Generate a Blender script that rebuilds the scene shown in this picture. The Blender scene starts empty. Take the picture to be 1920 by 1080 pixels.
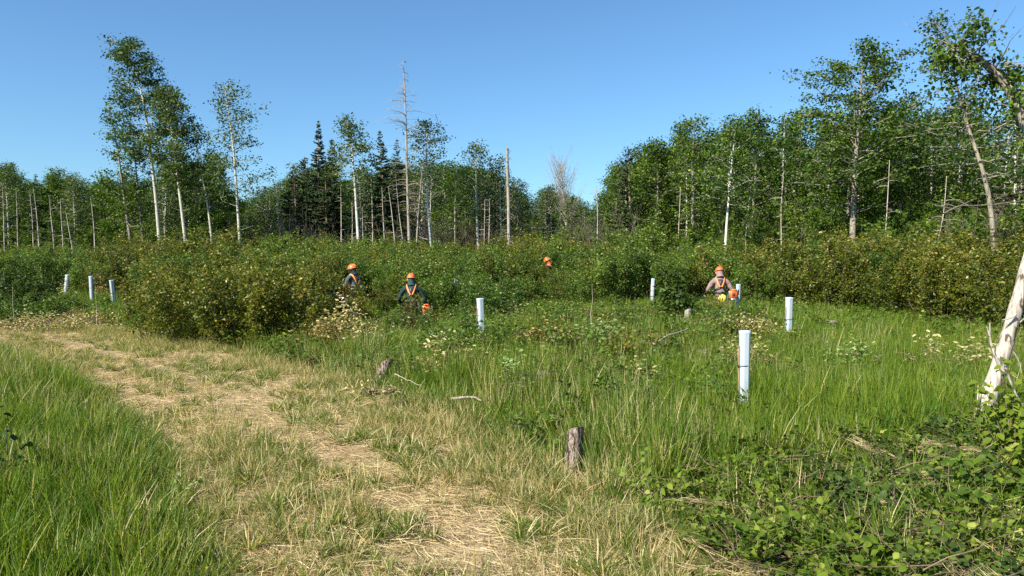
import bpy, bmesh, math, random
import numpy as np
from mathutils import Vector, Matrix, Euler

SC = bpy.context.scene
COL = SC.collection
PI = math.pi

# ---------------------------------------------------------------- camera
CAM_H = 2.1
FPX = 1400.0
PITCH = math.atan((540 - 481) / FPX)
cam_d = bpy.data.cameras.new('camera')
cam = bpy.data.objects.new('camera', cam_d)
COL.objects.link(cam)
cam_d.sensor_width = 36.0
cam_d.lens = FPX / 1920 * 36.0
cam_d.clip_start = 0.05
cam_d.clip_end = 3000
cam.location = (0, 0, CAM_H)
cam.rotation_euler = (PI / 2 - PITCH, 0, 0)
SC.camera = cam

# ---------------------------------------------------------------- sky, sun, exposure
SUN_AZ = math.radians(-132)      # measured from +Y (view direction) towards +X
SUN_EL = math.radians(40)
sun_dir = Vector((math.sin(SUN_AZ) * math.cos(SUN_EL), math.cos(SUN_AZ) * math.cos(SUN_EL), math.sin(SUN_EL)))
world = bpy.data.worlds.new("World")
SC.world = world
world.use_nodes = True
wn, wl = world.node_tree.nodes, world.node_tree.links
wn.clear()
w_out = wn.new('ShaderNodeOutputWorld')
w_bg = wn.new('ShaderNodeBackground')
w_bg.inputs['Strength'].default_value = 0.083
sky = wn.new('ShaderNodeTexSky')
sky.sky_type = 'NISHITA'
sky.sun_disc = False
sky.sun_elevation = SUN_EL
sky.sun_rotation = SUN_AZ
sky.altitude = 300
sky.air_density = 1.0
sky.dust_density = 0.9
sky.ozone_density = 5.0
sky_tint = wn.new('ShaderNodeMixRGB'); sky_tint.blend_type = 'MULTIPLY'; sky_tint.inputs[0].default_value = 1.0; sky_tint.inputs[2].default_value = (.75, .98, 1.05, 1)
wl.new(sky.outputs[0], sky_tint.inputs[1]); wl.new(sky_tint.outputs[0], w_bg.inputs['Color'])
wl.new(w_bg.outputs[0], w_out.inputs['Surface'])
sun_l = bpy.data.lights.new('sun', 'SUN')
sun_l.energy = 5.0
sun_l.angle = math.radians(0.5)
sun_l.color = (1.0, 0.93, 0.79)
sun_o = bpy.data.objects.new('sun', sun_l)
COL.objects.link(sun_o)
sun_o.rotation_euler = (-sun_dir).to_track_quat('-Z', 'Y').to_euler()
sun_o.location = (-20, -20, 40)
SC.view_settings.view_transform = 'Standard'
SC.view_settings.look = 'None'
SC.view_settings.gamma = 1.0
SC.view_settings.exposure = 1.02
SC.view_settings.use_curve_mapping = False
SC.render.engine = 'CYCLES'
SC.cycles.max_bounces = 5
SC.cycles.diffuse_bounces = 3
SC.cycles.transmission_bounces = 3
SC.cycles.glossy_bounces = 2
SC.cycles.use_denoising = False
SC.render.filter_size = 1.1

# ---------------------------------------------------------------- helpers
def P(px, py, d):
    """world point seen at photo pixel (px, py) at depth y = d"""
    x = (px - 960) / FPX
    y = (540 - py) / FPX
    c, s = math.cos(PITCH), math.sin(PITCH)
    dx, dy, dz = x, c + y * s, -s + y * c
    k = d / dy
    return (dx * k, d, CAM_H + dz * k)

def ground_hit(px, py):
    a = P(px, py, 1.0)
    dz = a[2] - CAM_H
    k = -CAM_H / dz
    return (a[0] * k, k)

def sstep(a, b, v):
    t = np.clip((v - a) / (b - a), 0, 1)
    return t * t * (3 - 2 * t)

def vnoise(x, y, seed=0, scale=1.0):
    """cheap value noise, vectorised, 0..1"""
    x = np.asarray(x, float) / scale; y = np.asarray(y, float) / scale
    xi = np.floor(x).astype(np.int64); yi = np.floor(y).astype(np.int64)
    xf = x - xi; yf = y - yi
    u = xf * xf * (3 - 2 * xf); v = yf * yf * (3 - 2 * yf)
    def h(a, b):
        n = (a * 374761393 + b * 668265263 + seed * 1442695041) & 0x7fffffff
        n = (n ^ (n >> 13)) * 1274126177 & 0x7fffffff
        n = n ^ (n >> 16)
        return (n & 0xffff) / 65535.0
    return (h(xi, yi) * (1 - u) + h(xi + 1, yi) * u) * (1 - v) + (h(xi, yi + 1) * (1 - u) + h(xi + 1, yi + 1) * u) * v

def fbm(x, y, seed=0, scale=1.0):
    return (vnoise(x, y, seed, scale) * .55 + vnoise(x, y, seed + 7, scale * .47) * .3 + vnoise(x, y, seed + 13, scale * .21) * .15)

def poly_world(pts):
    return np.array([ground_hit(*p) for p in pts])

R_EDGE = poly_world([(-900, 590), (-300, 594), (0, 601), (150, 612), (300, 636), (450, 676), (600, 715), (750, 775), (880, 838), (1000, 896), (1130, 962), (1260, 1030), (1400, 1130), (1650, 1330), (2200, 1900)])
L_EDGE = poly_world([(-900, 625), (-300, 636), (0, 652), (100, 682), (200, 735), (280, 800), (330, 870), (380, 950), (430, 1040), (480, 1150), (540, 1350), (600, 1900)])
TRACK = np.vstack([R_EDGE, L_EDGE[::-1]])
RUT_A = poly_world([(-300, 612), (0, 622), (120, 640), (300, 690), (420, 745), (560, 820), (690, 880), (790, 940), (900, 1010), (1050, 1120), (1300, 1400)])
RUT_B = poly_world([(200, 700), (270, 760), (330, 840), (380, 920), (450, 1010), (500, 1090), (560, 1200), (620, 1400)])

def dist_poly(x, y, pl, closed=False):
    pts = np.vstack([pl, pl[:1]]) if closed else pl
    best = np.full(np.shape(x), 1e9)
    for a, b in zip(pts[:-1], pts[1:]):
        ab = b - a
        t = np.clip(((x - a[0]) * ab[0] + (y - a[1]) * ab[1]) / (ab @ ab + 1e-9), 0, 1)
        best = np.minimum(best, np.hypot(x - a[0] - t * ab[0], y - a[1] - t * ab[1]))
    return best

def in_poly(x, y, pl):
    ins = np.zeros(np.shape(x), bool)
    j = len(pl) - 1
    for i in range(len(pl)):
        xi, yi = pl[i]; xj, yj = pl[j]
        c = ((yi > y) != (yj > y)) & (x < (xj - xi) * (y - yi) / (yj - yi + 1e-12) + xi)
        ins ^= c
        j = i
    return ins

def track_sd(x, y):
    """signed distance to the track, positive inside"""
    d = dist_poly(x, y, TRACK, True)
    return np.where(in_poly(x, y, TRACK), d, -d)

def left_of_track(x, y):
    """true on the photographer's side (left / near) of the track"""
    dl = dist_poly(x, y, L_EDGE); dr = dist_poly(x, y, R_EDGE)
    return dl < dr

def gz(x, y):
    x = np.asarray(x, float); y = np.asarray(y, float)
    z = .04 * np.sin(.62 * x + 1) * np.cos(.5 * y) + .03 * np.sin(1.1 * x + .8 * y + 2)
    z = z * sstep(3, 9, np.hypot(x, y - 3) + 2)
    t = np.clip(y - 21, 0, None)
    z = z + .9 * (1 - np.exp(-t * .030 / .9 * 1.15))
    z = z + .34 * np.exp(-(((x - 2.2) / 3.2) ** 2 + ((y - 15.5) / 2.6) ** 2))
    z = z + .42 * np.exp(-(((x - 5.2) / 1.6) ** 2 + ((y - 18.4) / 1.3) ** 2)) - .10 * np.exp(-(((x + 2.77) / 1.2) ** 2 + ((y - 20.6) / 1.2) ** 2))
    z = z + .10 * np.exp(-(((x - 3.4) / 1.6) ** 2 + ((y - 6.6) / 1.1) ** 2))
    return z

def gzf(x, y):
    return float(gz(x, y))

def tag(o, label=None, cat=None, group=None, kind=None):
    if label: o['label'] = label
    if cat: o['category'] = cat
    if group: o['group'] = group
    if kind: o['kind'] = kind
    return o

def empty(name, loc, rz=0.0):
    o = bpy.data.objects.new(name, None)
    COL.objects.link(o)
    o.empty_display_size = .2
    o.location = loc
    o.rotation_euler = (0, 0, rz)
    return o

class Buf:
    """collects quads (and a per-vertex value v, a material index) into one mesh"""
    def __init__(s):
        s.V = []; s.Q = []; s.A = []; s.M = []; s.n = 0
    def add(s, verts, quads, v=0.5, mat=0):
        verts = np.asarray(verts, float).reshape(-1, 3)
        quads = np.asarray(quads, int).reshape(-1, 4)
        s.V.append(verts); s.Q.append(quads + s.n)
        a = np.full(len(verts), v) if np.isscalar(v) else np.asarray(v, float).reshape(-1)
        s.A.append(a); s.M.append(np.full(len(quads), mat)); s.n += len(verts)
        return s
    def mesh(s, name, mats, smooth=False):
        V = np.vstack(s.V); Q = np.vstack(s.Q); A = np.concatenate(s.A); M = np.concatenate(s.M)
        me = bpy.data.meshes.new(name)
        me.vertices.add(len(V)); me.vertices.foreach_set('co', V.astype(np.float32).ravel())
        me.loops.add(len(Q) * 4); me.loops.foreach_set('vertex_index', Q.astype(np.int32).ravel())
        me.polygons.add(len(Q)); me.polygons.foreach_set('loop_start', np.arange(0, len(Q) * 4, 4, dtype=np.int32))
        me.polygons.foreach_set('material_index', M.astype(np.int32))
        me.update(calc_edges=True)
        if smooth: me.polygons.foreach_set('use_smooth', np.ones(len(Q), bool))
        at = me.attributes.new('v', 'FLOAT', 'POINT'); at.data.foreach_set('value', A.astype(np.float32))
        for m in (mats if isinstance(mats, (list, tuple)) else [mats]): me.materials.append(m)
        return me
    def obj(s, name, mats, parent=None, smooth=False, link=True):
        o = bpy.data.objects.new(name, s.mesh(name, mats, smooth))
        if link: COL.objects.link(o)
        if parent: o.parent = parent
        return o

def nrm(a):
    return a / (np.linalg.norm(a, axis=-1, keepdims=True) + 1e-9)

def tubes(buf, Pts, Rr, sides=4, v=0.5, mat=0):
    """Pts (B,n,3) centre lines, Rr (B,n) radii"""
    Pts = np.asarray(Pts, float); Rr = np.asarray(Rr, float)
    if Pts.ndim == 2: Pts = Pts[None]; Rr = Rr[None]
    B, n, _ = Pts.shape
    T = nrm(np.gradient(Pts, axis=1))
    Tm = nrm(T.mean(axis=1))
    ref = np.where(np.abs(Tm[:, 2:3]) < .9, np.array([[0, 0, 1.]]), np.array([[1., 0, 0]]))[:, None, :]
    U = nrm(np.cross(T, np.broadcast_to(ref, T.shape))); W = np.cross(T, U)
    ang = np.arange(sides) * 2 * PI / sides
    ring = Pts[:, :, None, :] + Rr[:, :, None, None] * (np.cos(ang)[None, None, :, None] * U[:, :, None, :] + np.sin(ang)[None, None, :, None] * W[:, :, None, :])
    b = np.arange(B)[:, None, None] * n * sides; i = np.arange(n - 1)[None, :, None] * sides; j = np.arange(sides)[None, None, :]
    j2 = (j + 1) % sides
    q = np.stack([b + i + j, b + i + j2, b + i + sides + j2, b + i + sides + j], -1)
    vv = v if np.isscalar(v) else np.repeat(np.asarray(v), n * sides)
    buf.add(ring, q, vv, mat)

def leaves(buf, C, D, N, L, W, v, mat=0):
    """small four-cornered leaves, slightly folded"""
    C = np.asarray(C); D = nrm(D); N = N - D * np.sum(N * D, 1, keepdims=True); N = nrm(N)
    S = np.cross(D, N)
    L = np.broadcast_to(np.asarray(L, float).reshape(-1, 1), (len(C), 1)); W = np.broadcast_to(np.asarray(W, float).reshape(-1, 1), (len(C), 1))
    V = np.stack([C, C + D * L * .42 + S * W * .5 + N * W * .18, C + D * L, C + D * L * .42 - S * W * .5 + N * W * .18], 1)
    q = np.arange(len(C) * 4).reshape(-1, 4)
    buf.add(V, q, np.repeat(v, 4), mat)

def strips(buf, C, D, N, L, W, widths, v, curl=0.0, bend=None, fold=0.0, mat=0, rows=None):
    """blades and broad leaves: D along, N face normal; curl lets the tip fall by that share of L; bend (n,3) is a sideways pull"""
    C = np.asarray(C, float); n = len(C); D = nrm(D); N = N - D * np.sum(N * D, 1, keepdims=True); N = nrm(N); S = np.cross(D, N)
    widths = np.asarray(widths, float); k = len(widths)
    t = (np.linspace(0, 1, k) if rows is None else np.asarray(rows))[None, :, None]
    L = np.broadcast_to(np.asarray(L, float).reshape(-1), (n,))[:, None, None]; W = np.broadcast_to(np.asarray(W, float).reshape(-1), (n,))[:, None, None]
    curl = np.broadcast_to(np.asarray(curl, float).reshape(-1), (n,))[:, None, None]
    cen = C[:, None, :] + D[:, None, :] * L * t
    if bend is not None: cen = cen + bend[:, None, :] * L * t * t
    cen = cen - np.array([0, 0, 1.])[None, None, :] * L * curl * t * t
    off = S[:, None, :] * W * .5 * widths[None, :, None]
    if fold:
        up = N[:, None, :] * W * fold * widths[None, :, None]
        V = np.stack([cen + off + up, cen, cen - off + up], 2)   # n,k,3cols,3
        b = np.arange(n)[:, None, None] * k * 3; i = np.arange(k - 1)[None, :, None] * 3; j = np.arange(2)[None, None, :]
        q = np.stack([b + i + j, b + i + j + 1, b + i + 3 + j + 1, b + i + 3 + j], -1)
        buf.add(V, q, np.repeat(v, k * 3), mat)
    else:
        V = np.stack([cen + off, cen - off], 2)
        b = np.arange(n)[:, None] * k * 2; i = np.arange(k - 1)[None, :] * 2
        q = np.stack([b + i, b + i + 1, b + i + 3, b + i + 2], -1)
        buf.add(V, q, np.repeat(v, k * 2), mat)

def rdir(rng, n, zmin=-1.0, zmax=1.0):
    z = rng.uniform(zmin, zmax, n); a = rng.uniform(0, 2 * PI, n); r = np.sqrt(np.clip(1 - z * z, 0, 1))
    return np.stack([r * np.cos(a), r * np.sin(a), z], 1)

# ---------------------------------------------------------------- materials
def new_mat(name):
    m = bpy.data.materials.new(name); m.use_nodes = True
    nt = m.node_tree; nt.nodes.clear()
    return m, nt.nodes, nt.links

def ramp(nodes, stops, interp='LINEAR'):
    r = nodes.new('ShaderNodeValToRGB'); cr = r.color_ramp; cr.interpolation = interp
    while len(cr.elements) < len(stops): cr.elements.new(.5)
    for e, (p, c) in zip(cr.elements, stops):
        e.position = p; e.color = (*c, 1)
    return r

def leaf_mat(name, stops, dry=None, hv=.015, transl=.35, rough=.5, spec=.35, warm=(1.25, 1.25, .5)):
    m, N, L = new_mat(name)
    out = N.new('ShaderNodeOutputMaterial')
    at = N.new('ShaderNodeAttribute'); at.attribute_name = 'v'
    oi = N.new('ShaderNodeObjectInfo')
    r1 = ramp(N, stops); L.new(at.outputs['Fac'], r1.inputs[0])
    col = r1.outputs[0]
    if dry:
        ti = N.new('ShaderNodeAttribute'); ti.attribute_type = 'INSTANCER'; ti.attribute_name = 'tint'
        r2 = ramp(N, dry); L.new(at.outputs['Fac'], r2.inputs[0])
        sh = N.new('ShaderNodeMath'); sh.operation = 'MULTIPLY_ADD'; L.new(at.outputs['Fac'], sh.inputs[0]); sh.inputs[1].default_value = .9; sh.inputs[2].default_value = -.45
        ad = N.new('ShaderNodeMath'); ad.operation = 'ADD'; ad.use_clamp = True; L.new(sh.outputs[0], ad.inputs[0]); L.new(ti.outputs['Fac'], ad.inputs[1])
        ss = N.new('ShaderNodeMapRange'); ss.interpolation_type = 'SMOOTHSTEP'; L.new(ad.outputs[0], ss.inputs[0]); ss.inputs[1].default_value = .3; ss.inputs[2].default_value = .7
        mx = N.new('ShaderNodeMixRGB'); L.new(ss.outputs[0], mx.inputs[0]); L.new(col, mx.inputs[1]); L.new(r2.outputs[0], mx.inputs[2])
        col = mx.outputs[0]
    hs = N.new('ShaderNodeHueSaturation')
    mh = N.new('ShaderNodeMapRange'); L.new(oi.outputs['Random'], mh.inputs[0]); mh.inputs[3].default_value = .5 - hv; mh.inputs[4].default_value = .5 + hv
    mv = N.new('ShaderNodeMapRange'); L.new(oi.outputs['Random'], mv.inputs[0]); mv.inputs[3].default_value = 1.2; mv.inputs[4].default_value = .8
    L.new(mh.outputs[0], hs.inputs['Hue']); L.new(mv.outputs[0], hs.inputs['Value']); L.new(col, hs.inputs['Color'])
    pb = N.new('ShaderNodeBsdfPrincipled'); L.new(hs.outputs[0], pb.inputs['Base Color'])
    pb.inputs['Roughness'].default_value = rough; pb.inputs['Specular IOR Level'].default_value = spec
    tr = N.new('ShaderNodeBsdfTranslucent')
    tm = N.new('ShaderNodeMixRGB'); tm.blend_type = 'MULTIPLY'; tm.inputs[0].default_value = 1; L.new(hs.outputs[0], tm.inputs[1]); tm.inputs[2].default_value = (*warm, 1)
    L.new(tm.outputs[0], tr.inputs[0])
    mix = N.new('ShaderNodeMixShader'); mix.inputs[0].default_value = transl
    L.new(pb.outputs[0], mix.inputs[1]); L.new(tr.outputs[0], mix.inputs[2]); L.new(mix.outputs[0], out.inputs[0])
    return m

def bark_mat(name, c1, c2, marks=None, ms=(1.5, 1.5, 9), stretch=(8, 8, 1.2), scale=3.0, thr=.62):
    m, N, L = new_mat(name)
    out = N.new('ShaderNodeOutputMaterial'); pb = N.new('ShaderNodeBsdfPrincipled'); pb.inputs['Roughness'].default_value = .85
    pb.inputs['Specular IOR Level'].default_value = .2
    tc = N.new('ShaderNodeTexCoord'); mp = N.new('ShaderNodeMapping'); mp.inputs['Scale'].default_value = stretch
    L.new(tc.outputs['Object'], mp.inputs[0])
    n1 = N.new('ShaderNodeTexNoise'); n1.inputs['Scale'].default_value = scale; n1.inputs['Detail'].default_value = 6; L.new(mp.outputs[0], n1.inputs[0])
    r = ramp(N, [(.35, c1), (.65, c2)]); L.new(n1.outputs[0], r.inputs[0]); col = r.outputs[0]
    if marks:
        mp2 = N.new('ShaderNodeMapping'); mp2.inputs['Scale'].default_value = ms; L.new(tc.outputs['Object'], mp2.inputs[0])
        n2 = N.new('ShaderNodeTexNoise'); n2.inputs['Scale'].default_value = 1.6; n2.inputs['Detail'].default_value = 3; L.new(mp2.outputs[0], n2.inputs[0])
        r2 = ramp(N, [(thr, (0, 0, 0)), (thr + .05, (1, 1, 1))]); L.new(n2.outputs[0], r2.inputs[0])
        mx = N.new('ShaderNodeMixRGB'); L.new(r2.outputs[0], mx.inputs[0]); L.new(col, mx.inputs[1]); mx.inputs[2].default_value = (*marks, 1); col = mx.outputs[0]
    L.new(col, pb.inputs['Base Color'])
    bp = N.new('ShaderNodeBump'); bp.inputs['Strength'].default_value = .6; bp.inputs['Distance'].default_value = .02; L.new(n1.outputs[0], bp.inputs['Height']); L.new(bp.outputs[0], pb.inputs['Normal'])
    L.new(pb.outputs[0], out.inputs[0])
    return m

def plain_mat(name, col, rough=.6, spec=.5, var=.15, nscale=40, metal=0.0, dirt=None):
    m, N, L = new_mat(name)
    out = N.new('ShaderNodeOutputMaterial'); pb = N.new('ShaderNodeBsdfPrincipled')
    pb.inputs['Roughness'].default_value = rough; pb.inputs['Specular IOR Level'].default_value = spec; pb.inputs['Metallic'].default_value = metal
    tc = N.new('ShaderNodeTexCoord'); n1 = N.new('ShaderNodeTexNoise'); n1.inputs['Scale'].default_value = nscale; n1.inputs['Detail'].default_value = 4
    L.new(tc.outputs['Object'], n1.inputs[0])
    a = tuple(c * (1 - var) for c in col); b = tuple(min(1, c * (1 + var)) for c in col)
    r = ramp(N, [(.3, a), (.7, b)]); L.new(n1.outputs[0], r.inputs[0]); c = r.outputs[0]
    if dirt:
        n2 = N.new('ShaderNodeTexNoise'); n2.inputs['Scale'].default_value = 14; n2.inputs['Detail'].default_value = 6; L.new(tc.outputs['Object'], n2.inputs[0])
        r2 = ramp(N, [(.56, (0, 0, 0)), (.72, (1, 1, 1))]); L.new(n2.outputs[0], r2.inputs[0])
        mx = N.new('ShaderNodeMixRGB'); L.new(r2.outputs[0], mx.inputs[0]); L.new(c, mx.inputs[1]); mx.inputs[2].default_value = (*dirt, 1); c = mx.outputs[0]
    L.new(c, pb.inputs['Base Color']); L.new(pb.outputs[0], out.inputs[0])
    return m

M = {}
M['grass'] = leaf_mat('meadow_grass', [(0, (.06, .115, .010)), (.5, (.125, .20, .016)), (.85, (.215, .29, .028)), (1, (.34, .35, .09))],
                      dry=[(0, (.22, .22, .06)), (.4, (.42, .34, .14)), (.8, (.56, .46, .24)), (1, (.68, .58, .36))], transl=.38, rough=.5, spec=.25, hv=.028)
M['thatch'] = leaf_mat('straw_thatch', [(0, (.30, .22, .11)), (.5, (.48, .37, .19)), (1, (.68, .56, .34))], transl=.15, rough=.6, spec=.3)
M['shrub_leaf'] = leaf_mat('alder_leaf', [(0, (.035, .06, .008)), (.42, (.08, .12, .010)), (.64, (.15, .155, .014)), (.86, (.20, .16, .025)), (.97, (.32, .30, .06)), (1, (.5, .48, .2))], rough=.45, spec=.3)
M['shrub_leaf_green'] = leaf_mat('willow_leaf', [(0, (.035, .075, .012)), (.5, (.08, .15, .015)), (.85, (.15, .22, .025)), (1, (.36, .42, .14))], rough=.45, spec=.3)
M['aspen_leaf'] = leaf_mat('aspen_leaf', [(0, (.028, .060, .014)), (.5, (.055, .10, .018)), (.85, (.10, .155, .03)), (1, (.22, .28, .12))], rough=.48, spec=.3)
M['maple_leaf'] = leaf_mat('maple_leaf', [(0, (.024, .055, .008)), (.5, (.058, .115, .010)), (.85, (.13, .205, .016)), (1, (.24, .32, .05))], rough=.5, spec=.25)
M['needle'] = leaf_mat('spruce_needle', [(0, (.014, .032, .011)), (.5, (.032, .062, .020)), (.9, (.07, .105, .035)), (1, (.12, .11, .05))], transl=.12, rough=.6, spec=.25)
M['needle_brown'] = leaf_mat('brown_needle', [(0, (.03, .035, .012)), (.5, (.06, .05, .025)), (1, (.13, .10, .06))], transl=.12, rough=.6, spec=.25)
M['broad_leaf'] = leaf_mat('broad_leaf', [(0, (.05, .095, .010)), (.5, (.11, .175, .016)), (.85, (.21, .28, .035)), (.97, (.32, .36, .09)), (1, (.40, .36, .14))], rough=.55, spec=.2, transl=.42)
M['dark_leaf'] = leaf_mat('dark_leaf', [(0, (.018, .036, .006)), (.6, (.042, .078, .010)), (1, (.09, .14, .02))], rough=.5, spec=.2, transl=.2)
M['pale_leaf'] = leaf_mat('pale_leaf', [(0, (.17, .20, .05)), (.35, (.32, .28, .10)), (.75, (.46, .38, .18)), (1, (.56, .50, .28))], rough=.55, spec=.3, transl=.25)
M['silver_leaf'] = leaf_mat('silver_leaf', [(0, (.08, .15, .03)), (.5, (.17, .26, .06)), (1, (.36, .42, .18))], rough=.5, spec=.3, transl=.25)
M['brown_leaf'] = leaf_mat('brown_leaf', [(0, (.10, .10, .03)), (.5, (.26, .18, .05)), (1, (.46, .33, .12))], rough=.5, spec=.3, transl=.25)
M['aspen_bark'] = bark_mat('aspen_bark', (.34, .32, .25), (.58, .55, .46), marks=(.07, .06, .05))
M['birch_bark'] = bark_mat('birch_bark', (.42, .40, .36), (.66, .64, .58), marks=(.06, .05, .045), thr=.66)
M['grey_bark'] = bark_mat('grey_bark', (.15, .13, .10), (.34, .30, .24), marks=(.05, .045, .035), thr=.6)
M['spruce_bark'] = bark_mat('spruce_bark', (.16, .11, .08), (.32, .24, .19))
M['dead_wood'] = bark_mat('dead_wood', (.18, .155, .125), (.42, .37, .31), stretch=(14, 14, 1))
M['dead_pale'] = bark_mat('bleached_wood', (.24, .205, .165), (.54, .48, .41), marks=(.10, .075, .055), stretch=(16, 16, 1.6), thr=.57, scale=2.5, ms=(9, 9, 3))
M['twig'] = bark_mat('grey_twig', (.10, .085, .06), (.22, .19, .14))
M['stem'] = bark_mat('brown_stem', (.09, .06, .035), (.2, .15, .1))
M['stump_bark'] = bark_mat('stump_bark', (.09, .068, .055), (.36, .29, .25), marks=(.035, .022, .016), stretch=(26, 26, 9), thr=.54, ms=(22, 22, 7))
M['cut_wood'] = bark_mat('cut_wood', (.36, .30, .24), (.52, .46, .38), stretch=(10, 10, 10))
M['shelter'] = None

# ground materials
def ground_mat(name, cols, bump=.5):
    m, N, L = new_mat(name)
    out = N.new('ShaderNodeOutputMaterial'); pb = N.new('ShaderNodeBsdfPrincipled'); pb.inputs['Roughness'].default_value = .95; pb.inputs['Specular IOR Level'].default_value = .1
    ge = N.new('ShaderNodeNewGeometry')
    n1 = N.new('ShaderNodeTexNoise'); n1.inputs['Scale'].default_value = 1.3; n1.inputs['Detail'].default_value = 8; n1.inputs['Roughness'].default_value = .65
    n2 = N.new('ShaderNodeTexNoise'); n2.inputs['Scale'].default_value = 38; n2.inputs['Detail'].default_value = 6
    L.new(ge.outputs['Position'], n1.inputs[0]); L.new(ge.outputs['Position'], n2.inputs[0])
    mx = N.new('ShaderNodeMixRGB'); mx.inputs[0].default_value = .5; L.new(n1.outputs[0], mx.inputs[1]); L.new(n2.outputs[0], mx.inputs[2])
    r = ramp(N, cols); L.new(mx.outputs[0], r.inputs[0]); L.new(r.outputs[0], pb.inputs['Base Color'])
    bp = N.new('ShaderNodeBump'); bp.inputs['Strength'].default_value = bump; bp.inputs['Distance'].default_value = .03; L.new(n2.outputs[0], bp.inputs['Height']); L.new(bp.outputs[0], pb.inputs['Normal'])
    L.new(pb.outputs[0], out.inputs[0])
    return m
M['ground'] = ground_mat('forest_soil', [(.3, (.045, .04, .02)), (.5, (.075, .075, .028)), (.7, (.13, .115, .05))])
M['track'] = ground_mat('trodden_soil', [(.3, (.16, .115, .07)), (.5, (.27, .20, .12)), (.7, (.40, .32, .19))])

# ---------------------------------------------------------------- ground
def grid_mesh(name, X, Y, Z, mat):
    r, c = X.shape
    b = Buf(); i = np.arange(r - 1)[:, None] * c; j = np.arange(c - 1)[None, :]
    q = np.stack([i + j, i + j + 1, i + c + j + 1, i + c + j], -1)
    b.add(np.stack([X, Y, Z], -1), q)
    return b.obj(name, mat, smooth=True)

u = np.linspace(-1, 1, 241); w = np.linspace(-1, 1, 241)
gx = 4.0 * np.sinh(u * 5.9); gy = 10 + 4.0 * np.sinh(w * 5.9)
GX, GY = np.meshgrid(gx, gy)
GZ = gz(GX, GY)
ground = grid_mesh('ground', GX, GY, GZ, M['ground'])
tag(ground, 'dark soil and leaf litter under the meadow, thicket and woods', kind='structure')

# the track: a strip between its two edges with ragged sides
def resample(pl, n):
    s = np.r_[0, np.cumsum(np.hypot(*np.diff(pl, axis=0).T))]
    t = np.linspace(0, s[-1], n)
    return np.stack([np.interp(t, s, pl[:, 0]), np.interp(t, s, pl[:, 1])], 1)
NS = 260
ra, la = resample(R_EDGE, NS), resample(L_EDGE, NS)
sx = np.linspace(0, 1, 36)[None, :]
wob = (fbm(ra[:, 0], ra[:, 1], 3, 1.2)[:, None] - .5) * .12
tt = -.02 + wob * (1 - sx) + sx * (1.04 - wob)
TX = ra[:, 0:1] * (1 - tt) + la[:, 0:1] * tt; TY = ra[:, 1:2] * (1 - tt) + la[:, 1:2] * tt
TZ = gz(TX, TY) + .014 + .012 * (fbm(TX, TY, 5, .5) - .5)
track = grid_mesh('grassy_track', TX, TY, TZ, M['track'])
tag(track, 'mown vehicle track with straw and bare ruts curving to the left', kind='structure')

# ---------------------------------------------------------------- scatter (geometry nodes, for uncountable growth)
def make_scatter_group():
    ng = bpy.data.node_groups.new('scatter', 'GeometryNodeTree')
    ng.interface.new_socket('Geometry', in_out='INPUT', socket_type='NodeSocketGeometry')
    ng.interface.new_socket('Sources', in_out='INPUT', socket_type='NodeSocketCollection')
    ng.interface.new_socket('Geometry', in_out='OUTPUT', socket_type='NodeSocketGeometry')
    N, L = ng.nodes, ng.links
    gi = N.new('NodeGroupInput'); go = N.new('NodeGroupOutput')
    ci = N.new('GeometryNodeCollectionInfo'); ci.inputs['Separate Children'].default_value = True; ci.inputs['Reset Children'].default_value = True
    L.new(gi.outputs['Sources'], ci.inputs['Collection'])
    ip = N.new('GeometryNodeInstanceOnPoints'); ip.inputs['Pick Instance'].default_value = True
    L.new(gi.outputs['Geometry'], ip.inputs['Points']); L.new(ci.outputs[0], ip.inputs['Instance'])
    def na(name, t):
        a = N.new('GeometryNodeInputNamedAttribute'); a.data_type = t; a.inputs['Name'].default_value = name
        return a.outputs['Attribute']
    L.new(na('idx', 'INT'), ip.inputs['Instance Index'])
    L.new(na('rot', 'FLOAT_VECTOR'), ip.inputs['Rotation'])
    L.new(na('scl', 'FLOAT_VECTOR'), ip.inputs['Scale'])
    L.new(ip.outputs[0], go.inputs[0])
    return ng
SCATTER = make_scatter_group()

def scatter(name, sources, pts, rot, scl, tint, label, rng):
    coll = bpy.data.collections.new(name + '_sources')
    for s in sources: coll.objects.link(s)
    n = len(pts)
    me = bpy.data.meshes.new(name)
    me.vertices.add(n); me.vertices.foreach_set('co', np.asarray(pts, np.float32).ravel())
    def at(nm, t, data, key='value'):
        a = me.attributes.new(nm, t, 'POINT'); a.data.foreach_set(key, data)
    at('idx', 'INT', rng.integers(0, len(sources), n).astype(np.int32))
    at('rot', 'FLOAT_VECTOR', np.asarray(rot, np.float32).ravel(), 'vector')
    scl = np.asarray(scl, np.float32)
    if scl.ndim == 1: scl = np.repeat(scl[:, None], 3, 1)
    at('scl', 'FLOAT_VECTOR', scl.ravel(), 'vector')
    at('tint', 'FLOAT', np.broadcast_to(np.asarray(tint, np.float32), (n,)).copy())
    o = bpy.data.objects.new(name, me); COL.objects.link(o)
    md = o.modifiers.new('scatter', 'NODES'); md.node_group = SCATTER
    md[[i.identifier for i in SCATTER.interface.items_tree if i.name == 'Sources'][0]] = coll
    tag(o, label, kind='stuff')
    return o

def candidates(rng, dens_fn, d0, d1, step=1.0, slope=.86, pad=1.5):
    """points in the wedge in front of the camera with density dens_fn(d) per square metre"""
    out = []
    d = d0
    while d < d1:
        e = min(d + step, d1)
        w = slope * (d + e) / 2 + pad
        n = rng.poisson(dens_fn((d + e) / 2) * 2 * w * (e - d))
        out.append(np.stack([rng.uniform(-w, w, n), rng.uniform(d, e, n)], 1))
        d = e
    return np.vstack(out)

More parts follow.
